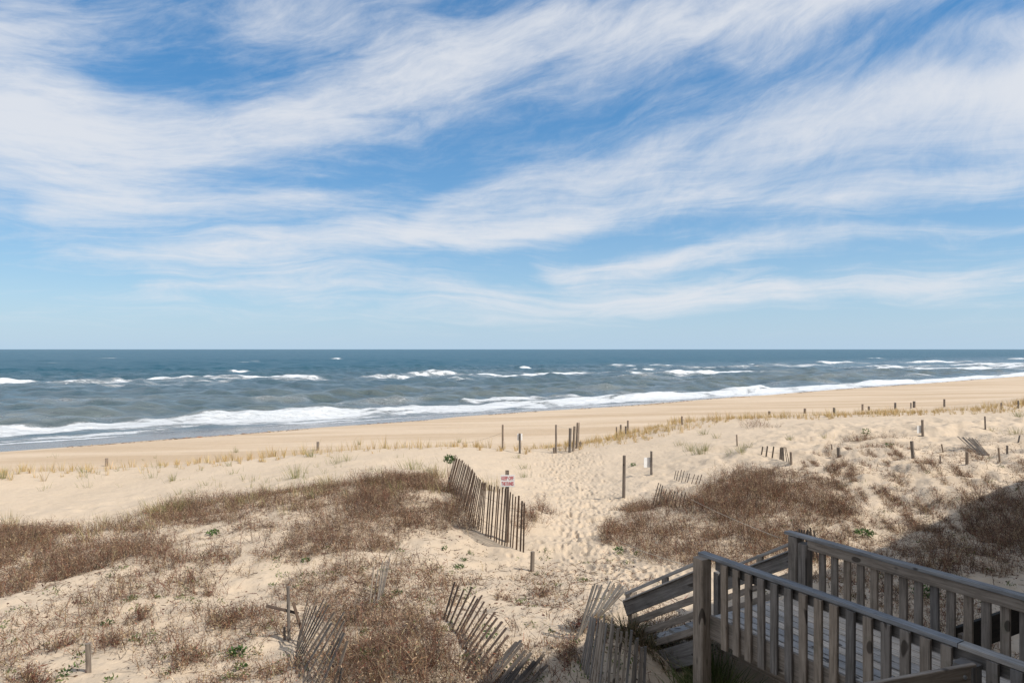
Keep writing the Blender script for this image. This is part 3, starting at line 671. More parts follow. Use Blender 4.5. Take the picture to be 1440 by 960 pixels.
board_post(1298, 613, 1297, 590, 3.5, -1, .22, .32, .42, 'white tag low on a post on the right dune crest')

def keep_off():
    B = G(713.5, 764); Y_ = B.y+.14; xc = R3(713.8, 0, Y_).x; root = empty('warning_sign', (xc, Y_, B.z)); tag(root, 'white warning sign with red letters standing behind the long brown fence', 'sign')
    b = Boards(); b.board((xc, Y_, B.z-.2), (xc-.01, Y_, R3(713, 661, Y_).z), .085, .045, (1, 0, 0)); b.build('post', M_POST, root)
    c = R3(713.8, 675.8, Y_-.034); hw = .5*19.5*Y_/F; hh_ = .5*16.5*Y_/F
    bb = Boards(); bb.board(c-Vector((hw, 0, 0)), c+Vector((hw, 0, 0)), hh_*2, .008, (0, 0, 1), bev=.002, jit=0); bb.build('sign_board', M_WHITE, root)
    for txt, dz_ in (('KEEP OFF', .46), ('THE DUNES', -.46)):
        cu = bpy.data.curves.new('lettering', 'FONT'); cu.body = txt; cu.align_x = 'CENTER'; cu.size = 1; cu.extrude = .01; cu.offset = .012
        t = bpy.data.objects.new('tmp', cu); COL.objects.link(t); bpy.context.view_layer.update()
        me = bpy.data.meshes.new_from_object(t.evaluated_get(bpy.context.evaluated_depsgraph_get())); bpy.data.objects.remove(t)
        v = np.zeros(len(me.vertices)*3, np.float32); me.vertices.foreach_get('co', v); v = v.reshape(-1, 3); x0, y0 = v.min(0)[:2]; x1, y1 = v.max(0)[:2]
        v[:, 0] = ((v[:, 0]-x0)/(x1-x0)-.5)*hw*1.72; v[:, 1] = ((v[:, 1]-y0)/(y1-y0)-.5)*hh_*.62; v[:, 2] *= .15
        me.vertices.foreach_set('co', v.ravel()); me.materials.clear(); me.materials.append(M_RED); o = bpy.data.objects.new('lettering', me); COL.objects.link(o); o.parent = root
        o.location = Vector((c.x, c.y-.0055, c.z+dz_*hh_)) - root.location; o.rotation_euler = (math.radians(90), 0, 0)
keep_off()

def rope(label, A_, B_, sag, r=.006, group='ropes beside the path'):
    pts = []
    for k in range(17):
        f = k/16; p_ = Vector(A_).lerp(Vector(B_), f); p_.z -= sag*4*f*(1-f); p_.z = max(p_.z, gz(p_.x, p_.y)+.03); pts.append(p_)
    o = tube('rope', pts, r, M_ROPE); tag(o, label, 'rope', group)
rope('pale rope from the top of the near walkway post across the left brush edge', Vector((2.10, 7.62, 6.05)), R3(857, 753, 16.2), .05, .0035)
rope('pale rope strung over the right brush to the far walkway corner', Vector((3.40, 8.72, 6.1)), R3(962, 696, 19.0), .04, .0035)
g1 = G(707, 633); g2 = G(782, 637)
rope('thin cord sagging from the tall thin post left toward the straw', R3(707, 608, g1.y), G(620, 624)+Vector((0, 0, .1)), .25, .006)
rope('thin cord running right from the post at the beach gap', R3(782, 598, g2.y), R3(805, 601, g2.y+.5), .05, .006)

# ------------------------------------------------------------------ plants
class Blades:
    def __init__(s): s.V = []; s.Q = []; s.T = []; s.C = []; s.n = 0
    def add(s, base, d, L, w_, col, bend):
        """base (n,3), unit d (n,3), L (n), w (n), col (n,3), bend (n,3) offset of the tip"""
        n = len(base)
        if n == 0: return
        side = np.cross(d, RNG.normal(size=(n, 3))); side /= np.linalg.norm(side, axis=1)[:, None]+1e-9; side = side*w_[:, None]*.5
        mid = base + d*(L*.55)[:, None] + bend*.3; tip = base + d*L[:, None] + bend
        V = np.stack([base-side, base+side, mid+side*.8, mid-side*.8, tip], 1).reshape(-1, 3)
        i = s.n + np.arange(n)*5; s.Q.append(np.stack([i, i+1, i+2, i+3], 1)); s.T.append(np.stack([i+3, i+2, i+4], 1))
        s.V.append(V); s.C.append(np.repeat(np.c_[col, np.ones(n)], 5, axis=0)); s.n += n*5
    def build(s, name, mat, origin=None, parent=None):
        V = np.concatenate(s.V)
        if origin is not None: V = V - np.array(origin)
        o = mesh_np(name, V, np.concatenate(s.Q), np.concatenate(s.T), mat, {'Col': ('FLOAT_COLOR', np.concatenate(s.C))})
        if origin is not None: o.location = origin
        if parent: o.parent = parent; o.location = Vector(origin)-parent.location
        return o
def unit(v): return v/(np.linalg.norm(v, axis=1)[:, None]+1e-9)
BR = np.array([(.135, .072, .048), (.185, .102, .066), (.075, .052, .040), (.29, .19, .115), (.16, .12, .09), (.43, .32, .20), (.20, .070, .044)])
def pick(pal, n, p=None, v=.25):
    c = pal[RNG.choice(len(pal), n, p=p)]; return np.clip(c*RNG.uniform(1-v, 1+v, (n, 1))*RNG.uniform(.93, 1.07, (n, 3)), 0, 1)
def stalks(B, pts, hmin, hmax, pal=BR, p=None, twigs=6, leaves=7, lean=.42, thick=.0065, wind=(-.08, .05)):
    """woody dead stalks with side twigs and curled leaf scraps"""
    n = len(pts)
    if n == 0: return
    L = RNG.uniform(hmin, hmax, n)*np.clip(.85+1.3*fbm(pts[:, 0]*.9, pts[:, 1]*.9, 77, 3), .4, 1.5); d = RNG.normal(0, lean, (n, 3)); d[:, 2] = 1; d[:, 0] += wind[0]; d[:, 1] += wind[1]; d = unit(d)
    bend = RNG.normal(0, .10, (n, 3))*L[:, None]; bend[:, 2] *= .3; col = pick(pal, n, p)
    B.add(pts, d, L, RNG.uniform(.7, 1.3, n)*thick, col, bend)
    for k in range(twigs):
        f = RNG.uniform(.15, .95, n); q = pts + d*(L*f)[:, None] + bend*(f**2)[:, None]
        dd = unit(RNG.normal(0, .8, (n, 3)) + np.array([0, 0, .55])); tl = L*RNG.uniform(.12, .42, n)
        B.add(q, dd, tl, RNG.uniform(.6, 1.1, n)*thick*.75, col*RNG.uniform(.8, 1.25, (n, 1)), RNG.normal(0, .03, (n, 3)))
    for k in range(leaves):
        f = RNG.uniform(.1, 1.0, n); q = pts + d*(L*f)[:, None] + bend*(f**2)[:, None] + RNG.normal(0, .045, (n, 3))
        dd = unit(RNG.normal(0, 1, (n, 3))); B.add(q, dd, RNG.uniform(.012, .045, n), RNG.uniform(.004, .010, n), pick(pal, n, p)*RNG.choice([.7, 1.0, 1.9], (n, 1)), RNG.normal(0, .006, (n, 3)))
def grass(B, c, n, h, spread, pal, lean=.35, w_=.007, wind=(-.12, .04), p=None):
    c = np.array(c, float); r = np.abs(RNG.normal(0, spread, n)); th = RNG.uniform(0, 6.283, n)
    base = np.c_[c[0]+r*np.cos(th), c[1]+r*np.sin(th), np.full(n, c[2])]; base[:, 2] = base_h(base[:, 0], base[:, 1]) - .02
    d = np.c_[np.cos(th)*lean*RNG.uniform(0, 1.3, n)+wind[0], np.sin(th)*lean*RNG.uniform(0, 1.3, n)+wind[1], np.ones(n)]; d = unit(d)
    L = h*RNG.uniform(.45, 1.08, n); bend = np.c_[d[:, 0]*L*.45, d[:, 1]*L*.45, -L*RNG.uniform(.02, .22, n)] + RNG.normal(0, .02, (n, 3))
    B.add(base, d, L, RNG.uniform(.6, 1.2, n)*w_, pick(pal, n, p, .2), bend)
def inpoly(px, py, poly):
    r = np.zeros(len(px), bool); n = len(poly); j = n-1
    for i in range(n):
        xi, yi = poly[i]; xj, yj = poly[j]
        c = ((yi > py) != (yj > py)) & (px < (xj-xi)*(py-yi)/(yj-yi+1e-9)+xi); r ^= c; j = i
    return r
def scatter(poly, dens, clump=.6, rough=14, seed=0, cs=.5, ymax=40):
    """points on the ground inside an outline, clumped"""
    poly_w = [G(x, y) for x, y in poly]; xs = [v.x for v in poly_w]; ys = [v.y for v in poly_w]
    x0, x1, y0, y1 = min(xs)-1, max(xs)+1, max(5, min(ys)-1), min(ymax, max(ys)+1); n = int((x1-x0)*(y1-y0)*dens)
    x = RNG.uniform(x0, x1, n); y = RNG.uniform(y0, y1, n)
    x += vnoise(x*3, y*3, seed+50)*.2
    wv = [(v.x, v.y) for v in poly_w]; e = rough/85
    xj = x + fbm(x*.9, y*.9, seed+1, 3)*e*9*.5; yj = y + fbm(x*.9, y*.9, seed+2, 3)*e*9*.7
    m = inpoly(xj, yj, wv)
    cl = fbm(x*cs, y*cs, seed+3, 4) + .55*fbm(x*2.2, y*2.2, seed+4, 3)
    m &= RNG.uniform(0, 1, n) < np.clip(.5 + cl*2.8*clump + (1-clump)*.45, 0, 1)
    x, y = x[m], y[m]; return np.c_[x, y, base_h(x, y)-.01]
DRYP = np.array([.18, .2, .12, .18, .12, .14, .06])
def mat_layer(B, pts, k, hmax, thick=.007):
    """low tangle of fallen twigs"""
    if len(pts) == 0: return
    P_ = np.repeat(pts, k, 0) + np.c_[RNG.normal(0, .10, (len(pts)*k, 2)), np.abs(RNG.normal(0, hmax*.45, len(pts)*k))]; n = len(P_)
    d = RNG.normal(0, 1, (n, 3)); d[:, 2] = np.abs(d[:, 2])*.45; d = unit(d)
    B.add(P_, d, RNG.uniform(.06, .26, n), RNG.uniform(.6, 1.2, n)*thick, pick(BR, n, DRYP)*.85, RNG.normal(0, .04, (n, 3)))
def brush(label, polys, hmin, hmax, name='dry_brush', lay=1.0, group='masses of dry brown brush'):
    B = Blades(); 
    for k, (poly, dens, clump, hs) in enumerate(polys):
        pts = scatter(poly, dens*lay, clump, seed=k*13+len(label)); stalks(B, pts, hmin*hs, hmax*hs, p=DRYP, thick=.0065 if dens > 120 else .0085)
        mat_layer(B, pts, 2 if dens > 120 else 1, .10*hs if dens > 120 else .03)
        print(name, len(pts))
    o = B.build(name, M_PLANT); tag(o, label, 'brush', group, 'stuff')
L1 = [(-60,742),(60,745),(150,742),(195,725),(240,712),(300,702),(390,692),(440,682),(520,675),(590,668),(625,680),(650,715),(672,745),(690,762),(640,762),(600,752),(560,778),(500,790),(440,795),(380,800),(300,790),(240,800),(190,800),(140,790),(90,820),(40,835),(-60,840)]
brush('wide band of dry brown brush covering the left dune', [(L1, 200, .66, 1.1), ([(480,700),(560,672),(620,678),(650,710),(675,745),(660,750),(600,735),(520,735)], 130, .3, 1.25), ([(-60,748),(200,745),(260,760),(180,800),(80,815),(-60,830)], 90, .4, 1.1)], .16, .36)
LM = [(-60,830),(90,815),(200,790),(380,790),(560,780),(700,800),(640,830),(560,850),(480,850),(420,830),(330,850),(260,850),(180,860),(90,880),(-60,900)]
brush('sparse wiry stalks and dead stems across the lower left sand', [(LM, 110, .8, 1.0), ([(-60,860),(200,860),(400,850),(520,860),(640,900),(640,990),(-60,1000)], 100, .85, .95), ([(700,800),(900,800),(880,850),(820,880),(740,900),(690,830)], 50, .9, .6)], .12, .32)
brush('dense dark thicket at the bottom centre between the two fences', [([(482,880),(530,845),(590,850),(625,875),(668,935),(700,1000),(460,1010),(480,930)], 260, .2, 1.25), ([(480,800),(600,800),(640,850),(655,905),(600,890),(520,850)], 120, .6, .8)], .16, .38)
brush('tangled brown brush around the fanned fence at bottom left', [([(300,855),(350,850),(392,862),(405,885),(380,905),(330,898),(300,880)], 220, .3, 1.0), ([(400,820),(520,795),(580,815),(540,880),(480,860),(420,850)], 150, .5, 1.0), ([(340,890),(480,930),(480,1000),(310,1000),(320,930)], 110, .7, .7)], .15, .34)
R1 = [(850,745),(872,722),(905,712),(950,708),(975,690),(1000,672),(1050,664),(1110,664),(1150,676),(1185,690),(1215,715),(1200,742),(1150,752),(1120,765),(1080,775),(1030,800),(960,815),(915,800),(880,778),(856,765)]
brush('broad brown thicket on the right of the path behind the walkway', [(R1, 200, .4, 1.1), ([(985,690),(1060,668),(1130,672),(1130,720),(1040,740),(980,730)], 80, .2, 1.25)], .18, .40)
brush('dark dry bushes in the house shade at the right', [([(1340,715),(1380,700),(1500,695),(1500,800),(1430,790),(1390,765),(1360,745)], 230, .3, 1.5), ([(1215,745),(1270,728),(1320,745),(1360,770),(1430,800),(1330,800),(1250,785)], 190, .5, 1.2), ([(1130,760),(1230,750),(1330,800),(1440,830),(1440,860),(1280,860),(1180,800)], 90, .8, .7)], .16, .40)
brush('thin dry stems over the sunny slope of the right dune', [([(1140,700),(1220,700),(1300,705),(1330,730),(1230,745),(1180,740)], 38, 1.0, .8), ([(1150,620),(1300,600),(1440,610),(1500,700),(1350,700),(1200,690)], 8, 1.0, .7), ([(1330,640),(1500,630),(1500,700),(1370,700)], 26, .85, .8), ([(1060,750),(1200,742),(1300,790),(1440,850),(1440,930),(1200,870),(1080,790)], 120, .8, .7)], .12, .30)
brush('weeds and stalks in the shade beneath the stair and fence', [([(800,890),(870,870),(930,860),(985,905),(985,1000),(680,1000),(710,930)], 120, .6, .9), ([(905,870),(960,860),(985,900),(960,915)], 80, .4, .6)], .10, .30)
# streaks of creeping stems on the right dune slope
B = Blades()
for k in range(110):
    px = random.uniform(1130, 1450); py = random.uniform(630, 780) 
    g = G(px, py); L = random.uniform(.4, 1.5); dirx, diry = -.25, -.97; n = int(85*L)
    f = RNG.uniform(-L/2, L/2, n); x = g.x + dirx*f + RNG.normal(0, .045, n); y = g.y + diry*f + RNG.normal(0, .05, n)
    stalks(B, np.c_[x, y, base_h(x, y)-.01], .06, .19, p=DRYP, twigs=3, leaves=3)
o = B.build('creeping_stems', M_PLANT); tag(o, 'dark streaks of creeping stems running down the right dune slope', 'brush', None, 'stuff')
# litter of twigs and bark on the sand
B = Blades()
for poly, dn in (([(-60,800),(600,790),(900,790),(980,860),(1000,1000),(-60,1000)], 60), ([(1000,690),(1200,640),(1500,600),(1500,900),(1200,860)], 42), ([(-60,740),(600,690),(720,790),(-60,840)], 50), ([(740,760),(900,760),(880,860),(720,860)], 30)):
    pts = scatter(poly, dn, .7, seed=99); n = len(pts); pts[:, 2] += .014
    d = RNG.normal(0, 1, (n, 3)); d[:, 2] = np.abs(d[:, 2])*.12; d = unit(d)
    B.add(pts, d, RNG.uniform(.03, .22, n)**1.0, RNG.uniform(.006, .012, n), pick(BR, n)*.7, RNG.normal(0, .012, (n, 3)))
    m = RNG.uniform(0, 1, n) < .5; pts = pts[m]+np.c_[RNG.normal(0, .2, (m.sum(), 2)), np.zeros(m.sum())]; pts[:, 2] = base_h(pts[:, 0], pts[:, 1])+.012
    n = len(pts); B.add(pts, unit(RNG.normal(0, 1, (n, 3))*np.array([1, 1, .25])), RNG.uniform(.02, .05, n), RNG.uniform(.012, .03, n), pick(BR, n)*.55, RNG.normal(0, .004, (n, 3)))
o = B.build('plant_litter', M_PLANT); tag(o, 'scraps of twig and dead leaf scattered over the sand', 'litter', None, 'stuff')
# long bare vines lying on the sand below the path
B = Blades()
for k in range(60):
    g = G(random.uniform(770, 930), random.uniform(770, 860)) if k < 38 else G(random.uniform(480, 640), random.uniform(770, 860))
    x, y, a = g.x, g.y, random.uniform(0, 6.28); zc = 0
    for j in range(random.randint(5, 14)):
        l = random.uniform(.06, .13); nx, ny = x+math.cos(a)*l, y+math.sin(a)*l; z0 = gz(x, y)+.02+zc; zc = abs(math.sin(j*.6+k))*.10; z1 = gz(nx, ny)+.02+zc
        d = np.array([[nx-x, ny-y, z1-z0]]); LL = np.linalg.norm(d); B.add(np.array([[x, y, z0]]), d/LL, np.array([LL*1.2]), np.array([.010]), pick(BR, 1), np.zeros((1, 3)))
        x, y = nx, ny; a += random.gauss(0, .4)
o = B.build('dead_vines', M_PLANT); tag(o, 'bare curling vines lying on the sand near the foot of the stair', 'vines', None, 'stuff')

# planted rows of straw-coloured beach grass along the crest
ST = np.array([(.56, .39, .17), (.64, .47, .24), (.47, .32, .14), (.50, .40, .20), (.36, .26, .13)])
B = Blades(); nt_ = 0
def straw(s, t, h, n, wob=.12):
    global nt_
    s += random.gauss(0, wob); t += random.gauss(0, wob*1.6); h *= float(np.clip(1+1.1*vnoise(s*.7, t*.7, 5), .6, 1.5)); n = int(n*float(np.clip(1+1.8*vnoise(s*.5, t*.5, 6), .4, 2)))
    x = s*UX + t*NX; y = s*UY + t*NY; q = UX*UX+UY*UY; x /= q; y /= q
    grass(B, (x, y, 0), n, h*random.uniform(.6, 1.15), .055, ST, .24, .013, (-.05, .02)); nt_ += 1
s = -8.0
while s < 20.2:
    for r, off in enumerate((-.45, .2, .9, 1.7)):
        if random.random() < (.62, .85, .8, .6)[r]: straw(s+r*.2, float(tcrest(s))+off, .44+.10*r, random.randint(9, 18))
    s += .33
s = 22.0
while s < 84:
    nr = int(np.interp(s, [22, 26, 34, 45, 80], [7, 15, 11, 10, 10])); o0 = float(np.interp(s, [22, 30, 40, 60], [.2, -.3, -1.6, -2.6]))
    for r in range(nr):
        if random.random() < .80: straw(s+(r % 2)*.2, float(tcrest(s))+o0+r*.5, .48, random.randint(9, 15), .10)
    s += .34
print('straw tufts', nt_)
o = B.build('dry_beach_grass', M_PLANT); tag(o, 'straw coloured dry beach grass planted in rows along the dune crest', 'beach grass', None, 'stuff')

# single tufts
GRN = np.array([(.16, .19, .06), (.21, .22, .08), (.12, .15, .05), (.34, .29, .13), (.42, .34, .17)])
TAN = np.array([(.42, .33, .17), (.34, .26, .13), (.26, .23, .10), (.50, .40, .22), (.2, .2, .08)])
def tuft(px, py, h, n, spread, label, pal=GRN, lean=.4, group='tufts of beach grass on the dunes'):
    g = G(px, py); B = Blades(); grass(B, g, n, h, spread, pal, lean, .0095); o = B.build('grass_tuft', M_GREEN, tuple(g)); tag(o, label, 'grass tuft', group)
for a in [
 (5,673,.55,40,.10,'green tuft at the left edge among the straw'),
 (117,664,.40,26,.20,'wide thin tuft in front of the straw near the left dark post'),
 (213,672,.40,24,.12,'airy tuft left of the compact green one on the left sand'),
 (242,676,.42,44,.07,'compact bright green tuft on the left sand slope'),
 (322,655,.38,22,.15,'small spiky tuft close to the crest in the left third'),
 (354,676,.36,22,.20,'faint low tuft on plain sand above the left brush'),
 (290,682,.34,22,.18,'faint upper tuft above the left brush'),
 (253,695,.34,20,.12,'left one of two thin tufts just above the brown brush'),
 (273,695,.32,20,.12,'right one of two thin tufts just above the brown brush'),
 (415,672,.75,80,.20,'tall mixed green and straw tuft above the left brush'),
 (437,642,.55,50,.14,'green tuft at the crest beside the short crest post'),
 (473,652,.55,34,.20,'loose tall tuft right of the crest post'),
 (332,636,.50,40,.10,'green tuft inside the straw row left of the crest post'),
 (487,648,.50,40,.22,'rounded pale tuft below the crest in the middle left'),
 (540,630,.36,24,.12,'small tuft on the crest line above the brush'),
 (533,664,.36,24,.14,'thin tuft left of the broad straw tuft above the brush'),
 (580,660,.62,90,.30,'broad straw and green tuft on sand above the brush'),
 (506,625,.50,44,.10,'bushy tuft within the straw row near the middle'),
 (645,622,.45,40,.12,'dense tuft at the right end of the left straw row'),
 (728,644,.34,24,.16,'upper low tuft right of the long fence'),
 (738,659,.36,36,.18,'middle low tuft right of the warning sign'),
 (736,671,.36,34,.16,'lower low tuft beside the warning sign'),
 (972,634,.55,56,.16,'left tuft of the big green cluster on the middle dune'),
 (984,638,.62,90,.18,'largest tuft of the green cluster on the middle dune'),
 (993,633,.5,50,.14,'right tuft of the green cluster on the middle dune'),
 (957,626,.40,40,.14,'small tuft left of the green cluster on the middle dune'),
 (990,611,.45,46,.12,'straw tuft on the shaded side of the dune hump'),
 (1007,616,.40,36,.12,'greenish tuft right of the straw one on the dune hump'),
 (1043,636,.50,60,.12,'green tuft at the foot of the thin stake on the right dune'),
 (1027,638,.34,26,.10,'little tuft left of the thin stake on the right dune'),
 (1053,629,.36,30,.10,'slim tuft right of the thin stake on the right dune'),
 (1111,618,.34,40,.08,'lone small green tuft in the middle of bare sand'),
 (1160,616,.34,28,.14,'lone grey tuft right of the small green one on bare sand'),
 (1433,586,.6,70,.18,'dark green tuft at the right edge below the straw'),
 (1428,610,.5,50,.20,'green and brown tuft above the tilted stake at the right edge'),
 (1396,606,.3,24,.12,'small tuft at the foot of the slim post')]: tuft(*a)
for a in [
 (228,724,.62,150,.38,'broad straw tuft rising from the top of the left brush'),
 (255,718,.55,80,.25,'second straw tuft right of the broad one on the left brush'),
 (10,742,.55,90,.25,'greenish tuft on the brush at the left edge'),
 (345,708,.5,90,.3,'tawny tuft on the brush crest in the left third'),
 (462,682,.55,110,.3,'tawny tuft crowning the brush near its upper middle'),
 (610,668,.6,70,.3,'reddish straw stems behind the upper end of the long fence'),
 (690,690,.7,120,.35,'reddish straw stems standing behind the middle of the long fence')]: tuft(*a, pal=TAN)
# big grass clumps around the stair foot and the near post
DG = np.array([(.08, .085, .04), (.12, .115, .05), (.20, .165, .09), (.27, .21, .125)])
for a in [(884,893,.34,260,.13,'dark grass clump at the lower end of the stair rail'),(908,908,.28,200,.12,'grass clump under the stair rails beside the first'),
          (945,925,.3,160,.14,'grass growing in the hollow under the stair'),(1003,962,.50,420,.17,'bright green grass at the foot of the near walkway post'),
          (1010,990,.50,220,.13,'pale arching grass under the edge of the deck'),(968,968,.3,160,.14,'low green grass left of the near post foot')]:
    tuft(*a, pal=DG if a[1] < 950 else np.array([(.14, .19, .06), (.22, .26, .09), (.30, .29, .15), (.11, .15, .05)]), lean=.6)

# loose grass mixed into the top of the left brush, and small weeds all over the lower sand
B = Blades()
for k in range(62):
    t_ = random.random(); px = 640*t_; py = float(np.interp(px, [0, 150, 240, 380, 520, 640], [738, 738, 712, 690, 675, 665])) + abs(random.gauss(0, 14)); g = G(px, py)
    grass(B, g, random.randint(10, 34), random.uniform(.28, .55), .14, TAN, .4, .009)
for k in range(60):
    g = G(random.uniform(60, 640), random.uniform(640, 690)); grass(B, g, random.randint(4, 12), random.uniform(.2, .4), .10, GRN, .4, .009)
o = B.build('loose_grass', M_GREEN); tag(o, 'tawny loose grass mixed into the upper edge of the left brush', 'grass', None, 'stuff')
B = Blades(); WG = np.array([(.10, .15, .045), (.15, .19, .06), (.20, .20, .08), (.07, .10, .035)])
for k in range(230):
    g = G(random.uniform(0, 930), random.uniform(765, 960)) if k < 170 else G(random.uniform(1000, 1440), random.uniform(640, 850)); n = random.randint(10, 34); r = random.uniform(.03, .09)
    q = np.c_[RNG.normal(g.x, r, n), RNG.normal(g.y, r, n), np.zeros(n)]; q[:, 2] = base_h(q[:, 0], q[:, 1]) + RNG.uniform(0, .05, n)
    B.add(q, unit(RNG.normal(0, 1, (n, 3))+np.array([0, 0, .7])), RNG.uniform(.02, .05, n), RNG.uniform(.01, .022, n), pick(WG, n), RNG.normal(0, .005, (n, 3)))
o = B.build('small_weeds', M_GREEN); tag(o, 'tiny green weeds dotted over the sand between the dry stems', 'weeds', None, 'stuff')

# single shrubs: a few woody stems that fork into twigs
def shrub(px, py, rx, h, n, label, group='dry shrubs standing singly', pal=BR):
    g = G(px, py); B = Blades(); n = int(n*1.3); th = RNG.uniform(0, 6.283, n); r = np.sqrt(RNG.uniform(0, 1, n))*rx*.45*(1+.5*np.sin(th*2+px)+.3*np.sin(th*3+py)); an3 = RNG.uniform(-.6, .6)
    lob = RNG.normal(0, rx*.45, (4, 2)); li = RNG.integers(0, 4, n)
    pts = np.c_[g.x+r*np.cos(th)*1.25+lob[li, 0], g.y+r*np.sin(th)+lob[li, 1], np.zeros(n)]; pts[:, 2] = base_h(pts[:, 0], pts[:, 1])-.01
    L = RNG.uniform(.25, 1, n)*h*np.array([1, .7, .85, .5])[li]; d = unit(np.c_[np.cos(th)*r/rx*1.5+RNG.normal(0, .2, n), np.sin(th)*r/rx*1.5+RNG.normal(0, .2, n), np.ones(n)])
    col = pick(pal, n); B.add(pts, d, L, np.full(n, .008), col, RNG.normal(0, .05, (n, 3)))
    for k in range(9):
        f = RNG.uniform(.15, 1, n); B.add(pts+d*(L*f)[:, None], unit(RNG.normal(0, .8, (n, 3))+np.array([0, 0, .6])), L*RNG.uniform(.2, .45, n), np.full(n, .005), col*RNG.uniform(.8, 1.2, (n, 1)), RNG.normal(0, .03, (n, 3)))
    for k in range(10):
        f = RNG.uniform(.2, 1.1, n); B.add(pts+d*(L*f)[:, None]+RNG.normal(0, .06, (n, 3)), unit(RNG.normal(0, 1, (n, 3))), RNG.uniform(.015, .045, n), RNG.uniform(.004, .010, n), pick(pal, n)*RNG.choice([.7, 1.0, 1.8], (n, 1)), RNG.normal(0, .006, (n, 3)))
    o = B.build('dry_shrub', M_PLANT, tuple(g)); tag(o, label, 'shrub', group)
for a in [(752,735,.55,.55,90,'round brown shrub on the sand right of the long fence'),(770,722,.30,.62,46,'taller brown shrub behind the round one right of the long fence'),
          (45,958,.22,.24,70,'spiky dark shrub in the bottom left corner'),(87,910,.16,.16,40,'low dark shrub above the bottom left corner'),(148,905,.18,.22,40,'dark shrub behind the lone square post'),
          (300,838,.10,.12,24,'tiny dark bush on bare sand left of the fanned fence'),(255,930,.24,.24,60,'wiry bush left of the fanned fence near the bottom'),(325,880,.35,.28,110,'broad brown bush left of the stake'),
          (200,870,.14,.34,20,'tall sparse stems on bare sand in the lower left'),
          (700,840,.16,.22,22,'sparse sprig right of the leaning fence on bare sand'),(760,835,.20,.18,32,'sprawling little bush in the middle of the bare sand'),
          (818,880,.22,.24,50,'brown bush at the foot of the twisted fence'),(790,925,.24,.18,60,'low dark bush in the shade edge at bottom centre'),
          (1075,600,.7,.7,60,'reddish bush on the dune hump among straw'),(1215,618,.7,.45,110,'dark bush on the right dune crest'),(1235,628,.6,.3,70,'low bush sloping right of the crest bush'),
          (1192,668,.6,.35,90,'dark bush on the sunny sand right of the big thicket'),(1255,672,.5,.22,60,'flat streak of bush below the leaning post'),(1262,688,.45,.2,60,'second flat streak of bush under the first'),
          (1305,650,.3,.4,30,'stems beside the small stub on the right dune'),(1310,710,.4,.3,70,'dark clump on the sunny slope above the shade'),(1165,720,.5,.3,80,'bush at the right edge of the big thicket'),
          (895,735,.25,.5,30,'thin tall stems at the left end of the right thicket'),(935,695,.3,.35,24,'thin stems by the small broken fence'),(1160,640,.4,.25,24,'small twigs left of the short stake')]: shrub(*a)

# green leafy plants
LG = np.array([(.06, .12, .035), (.09, .16, .045), (.13, .20, .06), (.05, .09, .03)])
def leafy(px, py, r, h, n, label, stem=0, base=None):
    g = G(px, py) if base is None else base; root = None; B = Blades()
    v = unit(RNG.normal(0, 1, (n, 3))); c = np.array([g.x, g.y, g.z+stem+h*.5]) + v*np.array([r, r, h*.5])*RNG.uniform(.35, 1, (n, 1))
    d = unit(v + RNG.normal(0, .4, (n, 3)) + np.array([0, 0, .4])); B.add(c, d, RNG.uniform(.5, 1, n)*min(.07, r*.5), RNG.uniform(.5, 1, n)*min(.04, r*.3), pick(LG, n), RNG.normal(0, .006, (n, 3)))
    root = B.build('leafy_plant', M_GREEN, tuple(g)); tag(root, label, 'plant', 'green leafy plants')
    S = Blades(); k = max(3, n//14); bs = np.repeat([[g.x, g.y, g.z-.02]], k, 0)+np.c_[RNG.normal(0, r*.12, (k, 2)), np.zeros(k)]; tgt = c[:k]; dd = tgt-bs; LL = np.linalg.norm(dd, axis=1)
    S.add(bs, dd/LL[:, None], LL, np.full(k, .009), pick(BR, k), RNG.normal(0, .01, (k, 3))); st = S.build('stem', M_PLANT, tuple(g)); st.parent = root; st.location = (0, 0, 0)
gb = G(628, 688)
leafy(0, 0, .17, .24, 230, 'bright green leafy bush on top of the upper end of the long fence', stem=R3(632, 651, gb.y+.1).z-gb.z, base=Vector((R3(632, 651, gb.y+.1).x, gb.y+.1, gb.z)))
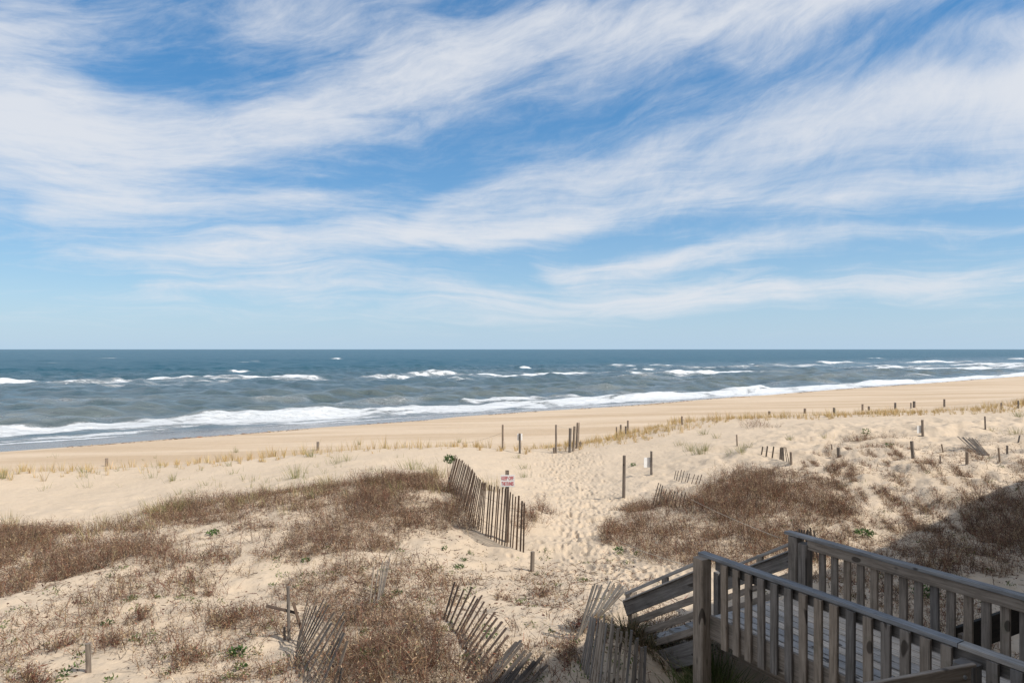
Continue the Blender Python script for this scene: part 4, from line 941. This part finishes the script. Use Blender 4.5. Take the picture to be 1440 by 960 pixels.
for a in [(890,655,.14,.12,60,'small green plant on bare sand behind the tall post'),(645,798,.10,.06,70,'green plant left of the bare patch below the long fence'),(652,788,.07,.05,40,'tiny green plant above the larger one below the long fence'),
          (150,878,.09,.07,50,'small green plant in the lower left sand'),(335,920,.12,.09,90,'bright green plant left of the fanned fence'),(338,938,.09,.06,50,'smaller green plant below the bright one by the fanned fence'),
          (90,950,.08,.07,50,'little green plant at the foot of the lone square post'),(190,900,.09,.06,50,'green plant right of the lone square post'),(520,930,.16,.16,110,'dark green plant within the bottom centre thicket'),
          (560,835,.09,.06,50,'low green plant near the bleached slats'),(690,895,.09,.10,50,'yellow green plant behind the slats of the leaning fence'),(755,808,.06,.05,30,'tiny green sprout at the foot of the small grey post'),(766,808,.05,.05,26,'tiny sprout right of the one at the grey post'),
          (1215,753,.22,.14,140,'green patch of leaves among the shaded right brush'),(1250,627,.16,.12,60,'green plant beside the leaning post on the right dune'),(1218,612,.2,.3,90,'green sprig on the crest bush at right'),
          (870,778,.12,.14,60,'green leaves at the left foot of the right thicket'),(1300,838,.2,.16,120,'green weeds behind the far railing'),(1345,822,.16,.14,90,'green weeds behind the far railing toward the right'),
          (300,752,.14,.12,70,'green plant in the middle of the left brush'),(430,790,.10,.08,60,'green plant at the lower edge of the left brush'),(625,772,.08,.08,50,'green plant at the lower end of the brush by the fence')]: leafy(*a)

# line of seaweed and straw left by the tide
B = Blades(); n = 2600
ss = RNG.uniform(-5, 190, n); tt = 57.5 + 2.6*fbm(ss*.05, ss*0+1.5, 44, 3) + RNG.normal(0, .22, n); k = fbm(ss*.3, ss*0+8, 45, 3) > -.08; ss = ss[k]; tt = tt[k]
xx = (ss*UX + tt*NX); yy = (ss*UY + tt*NY); n = len(xx)
B.add(np.c_[xx, yy, base_h(xx, yy)+.01], unit(RNG.normal(0, 1, (n, 3))*np.array([1, 1, .1])), RNG.uniform(.1, .5, n), RNG.uniform(.03, .08, n), pick(BR, n)*1.2, RNG.normal(0, .03, (n, 3)))
o = B.build('wrack_line', M_PLANT); tag(o, 'thin dark line of seaweed and straw left by the tide along the beach', 'seaweed', None, 'stuff')
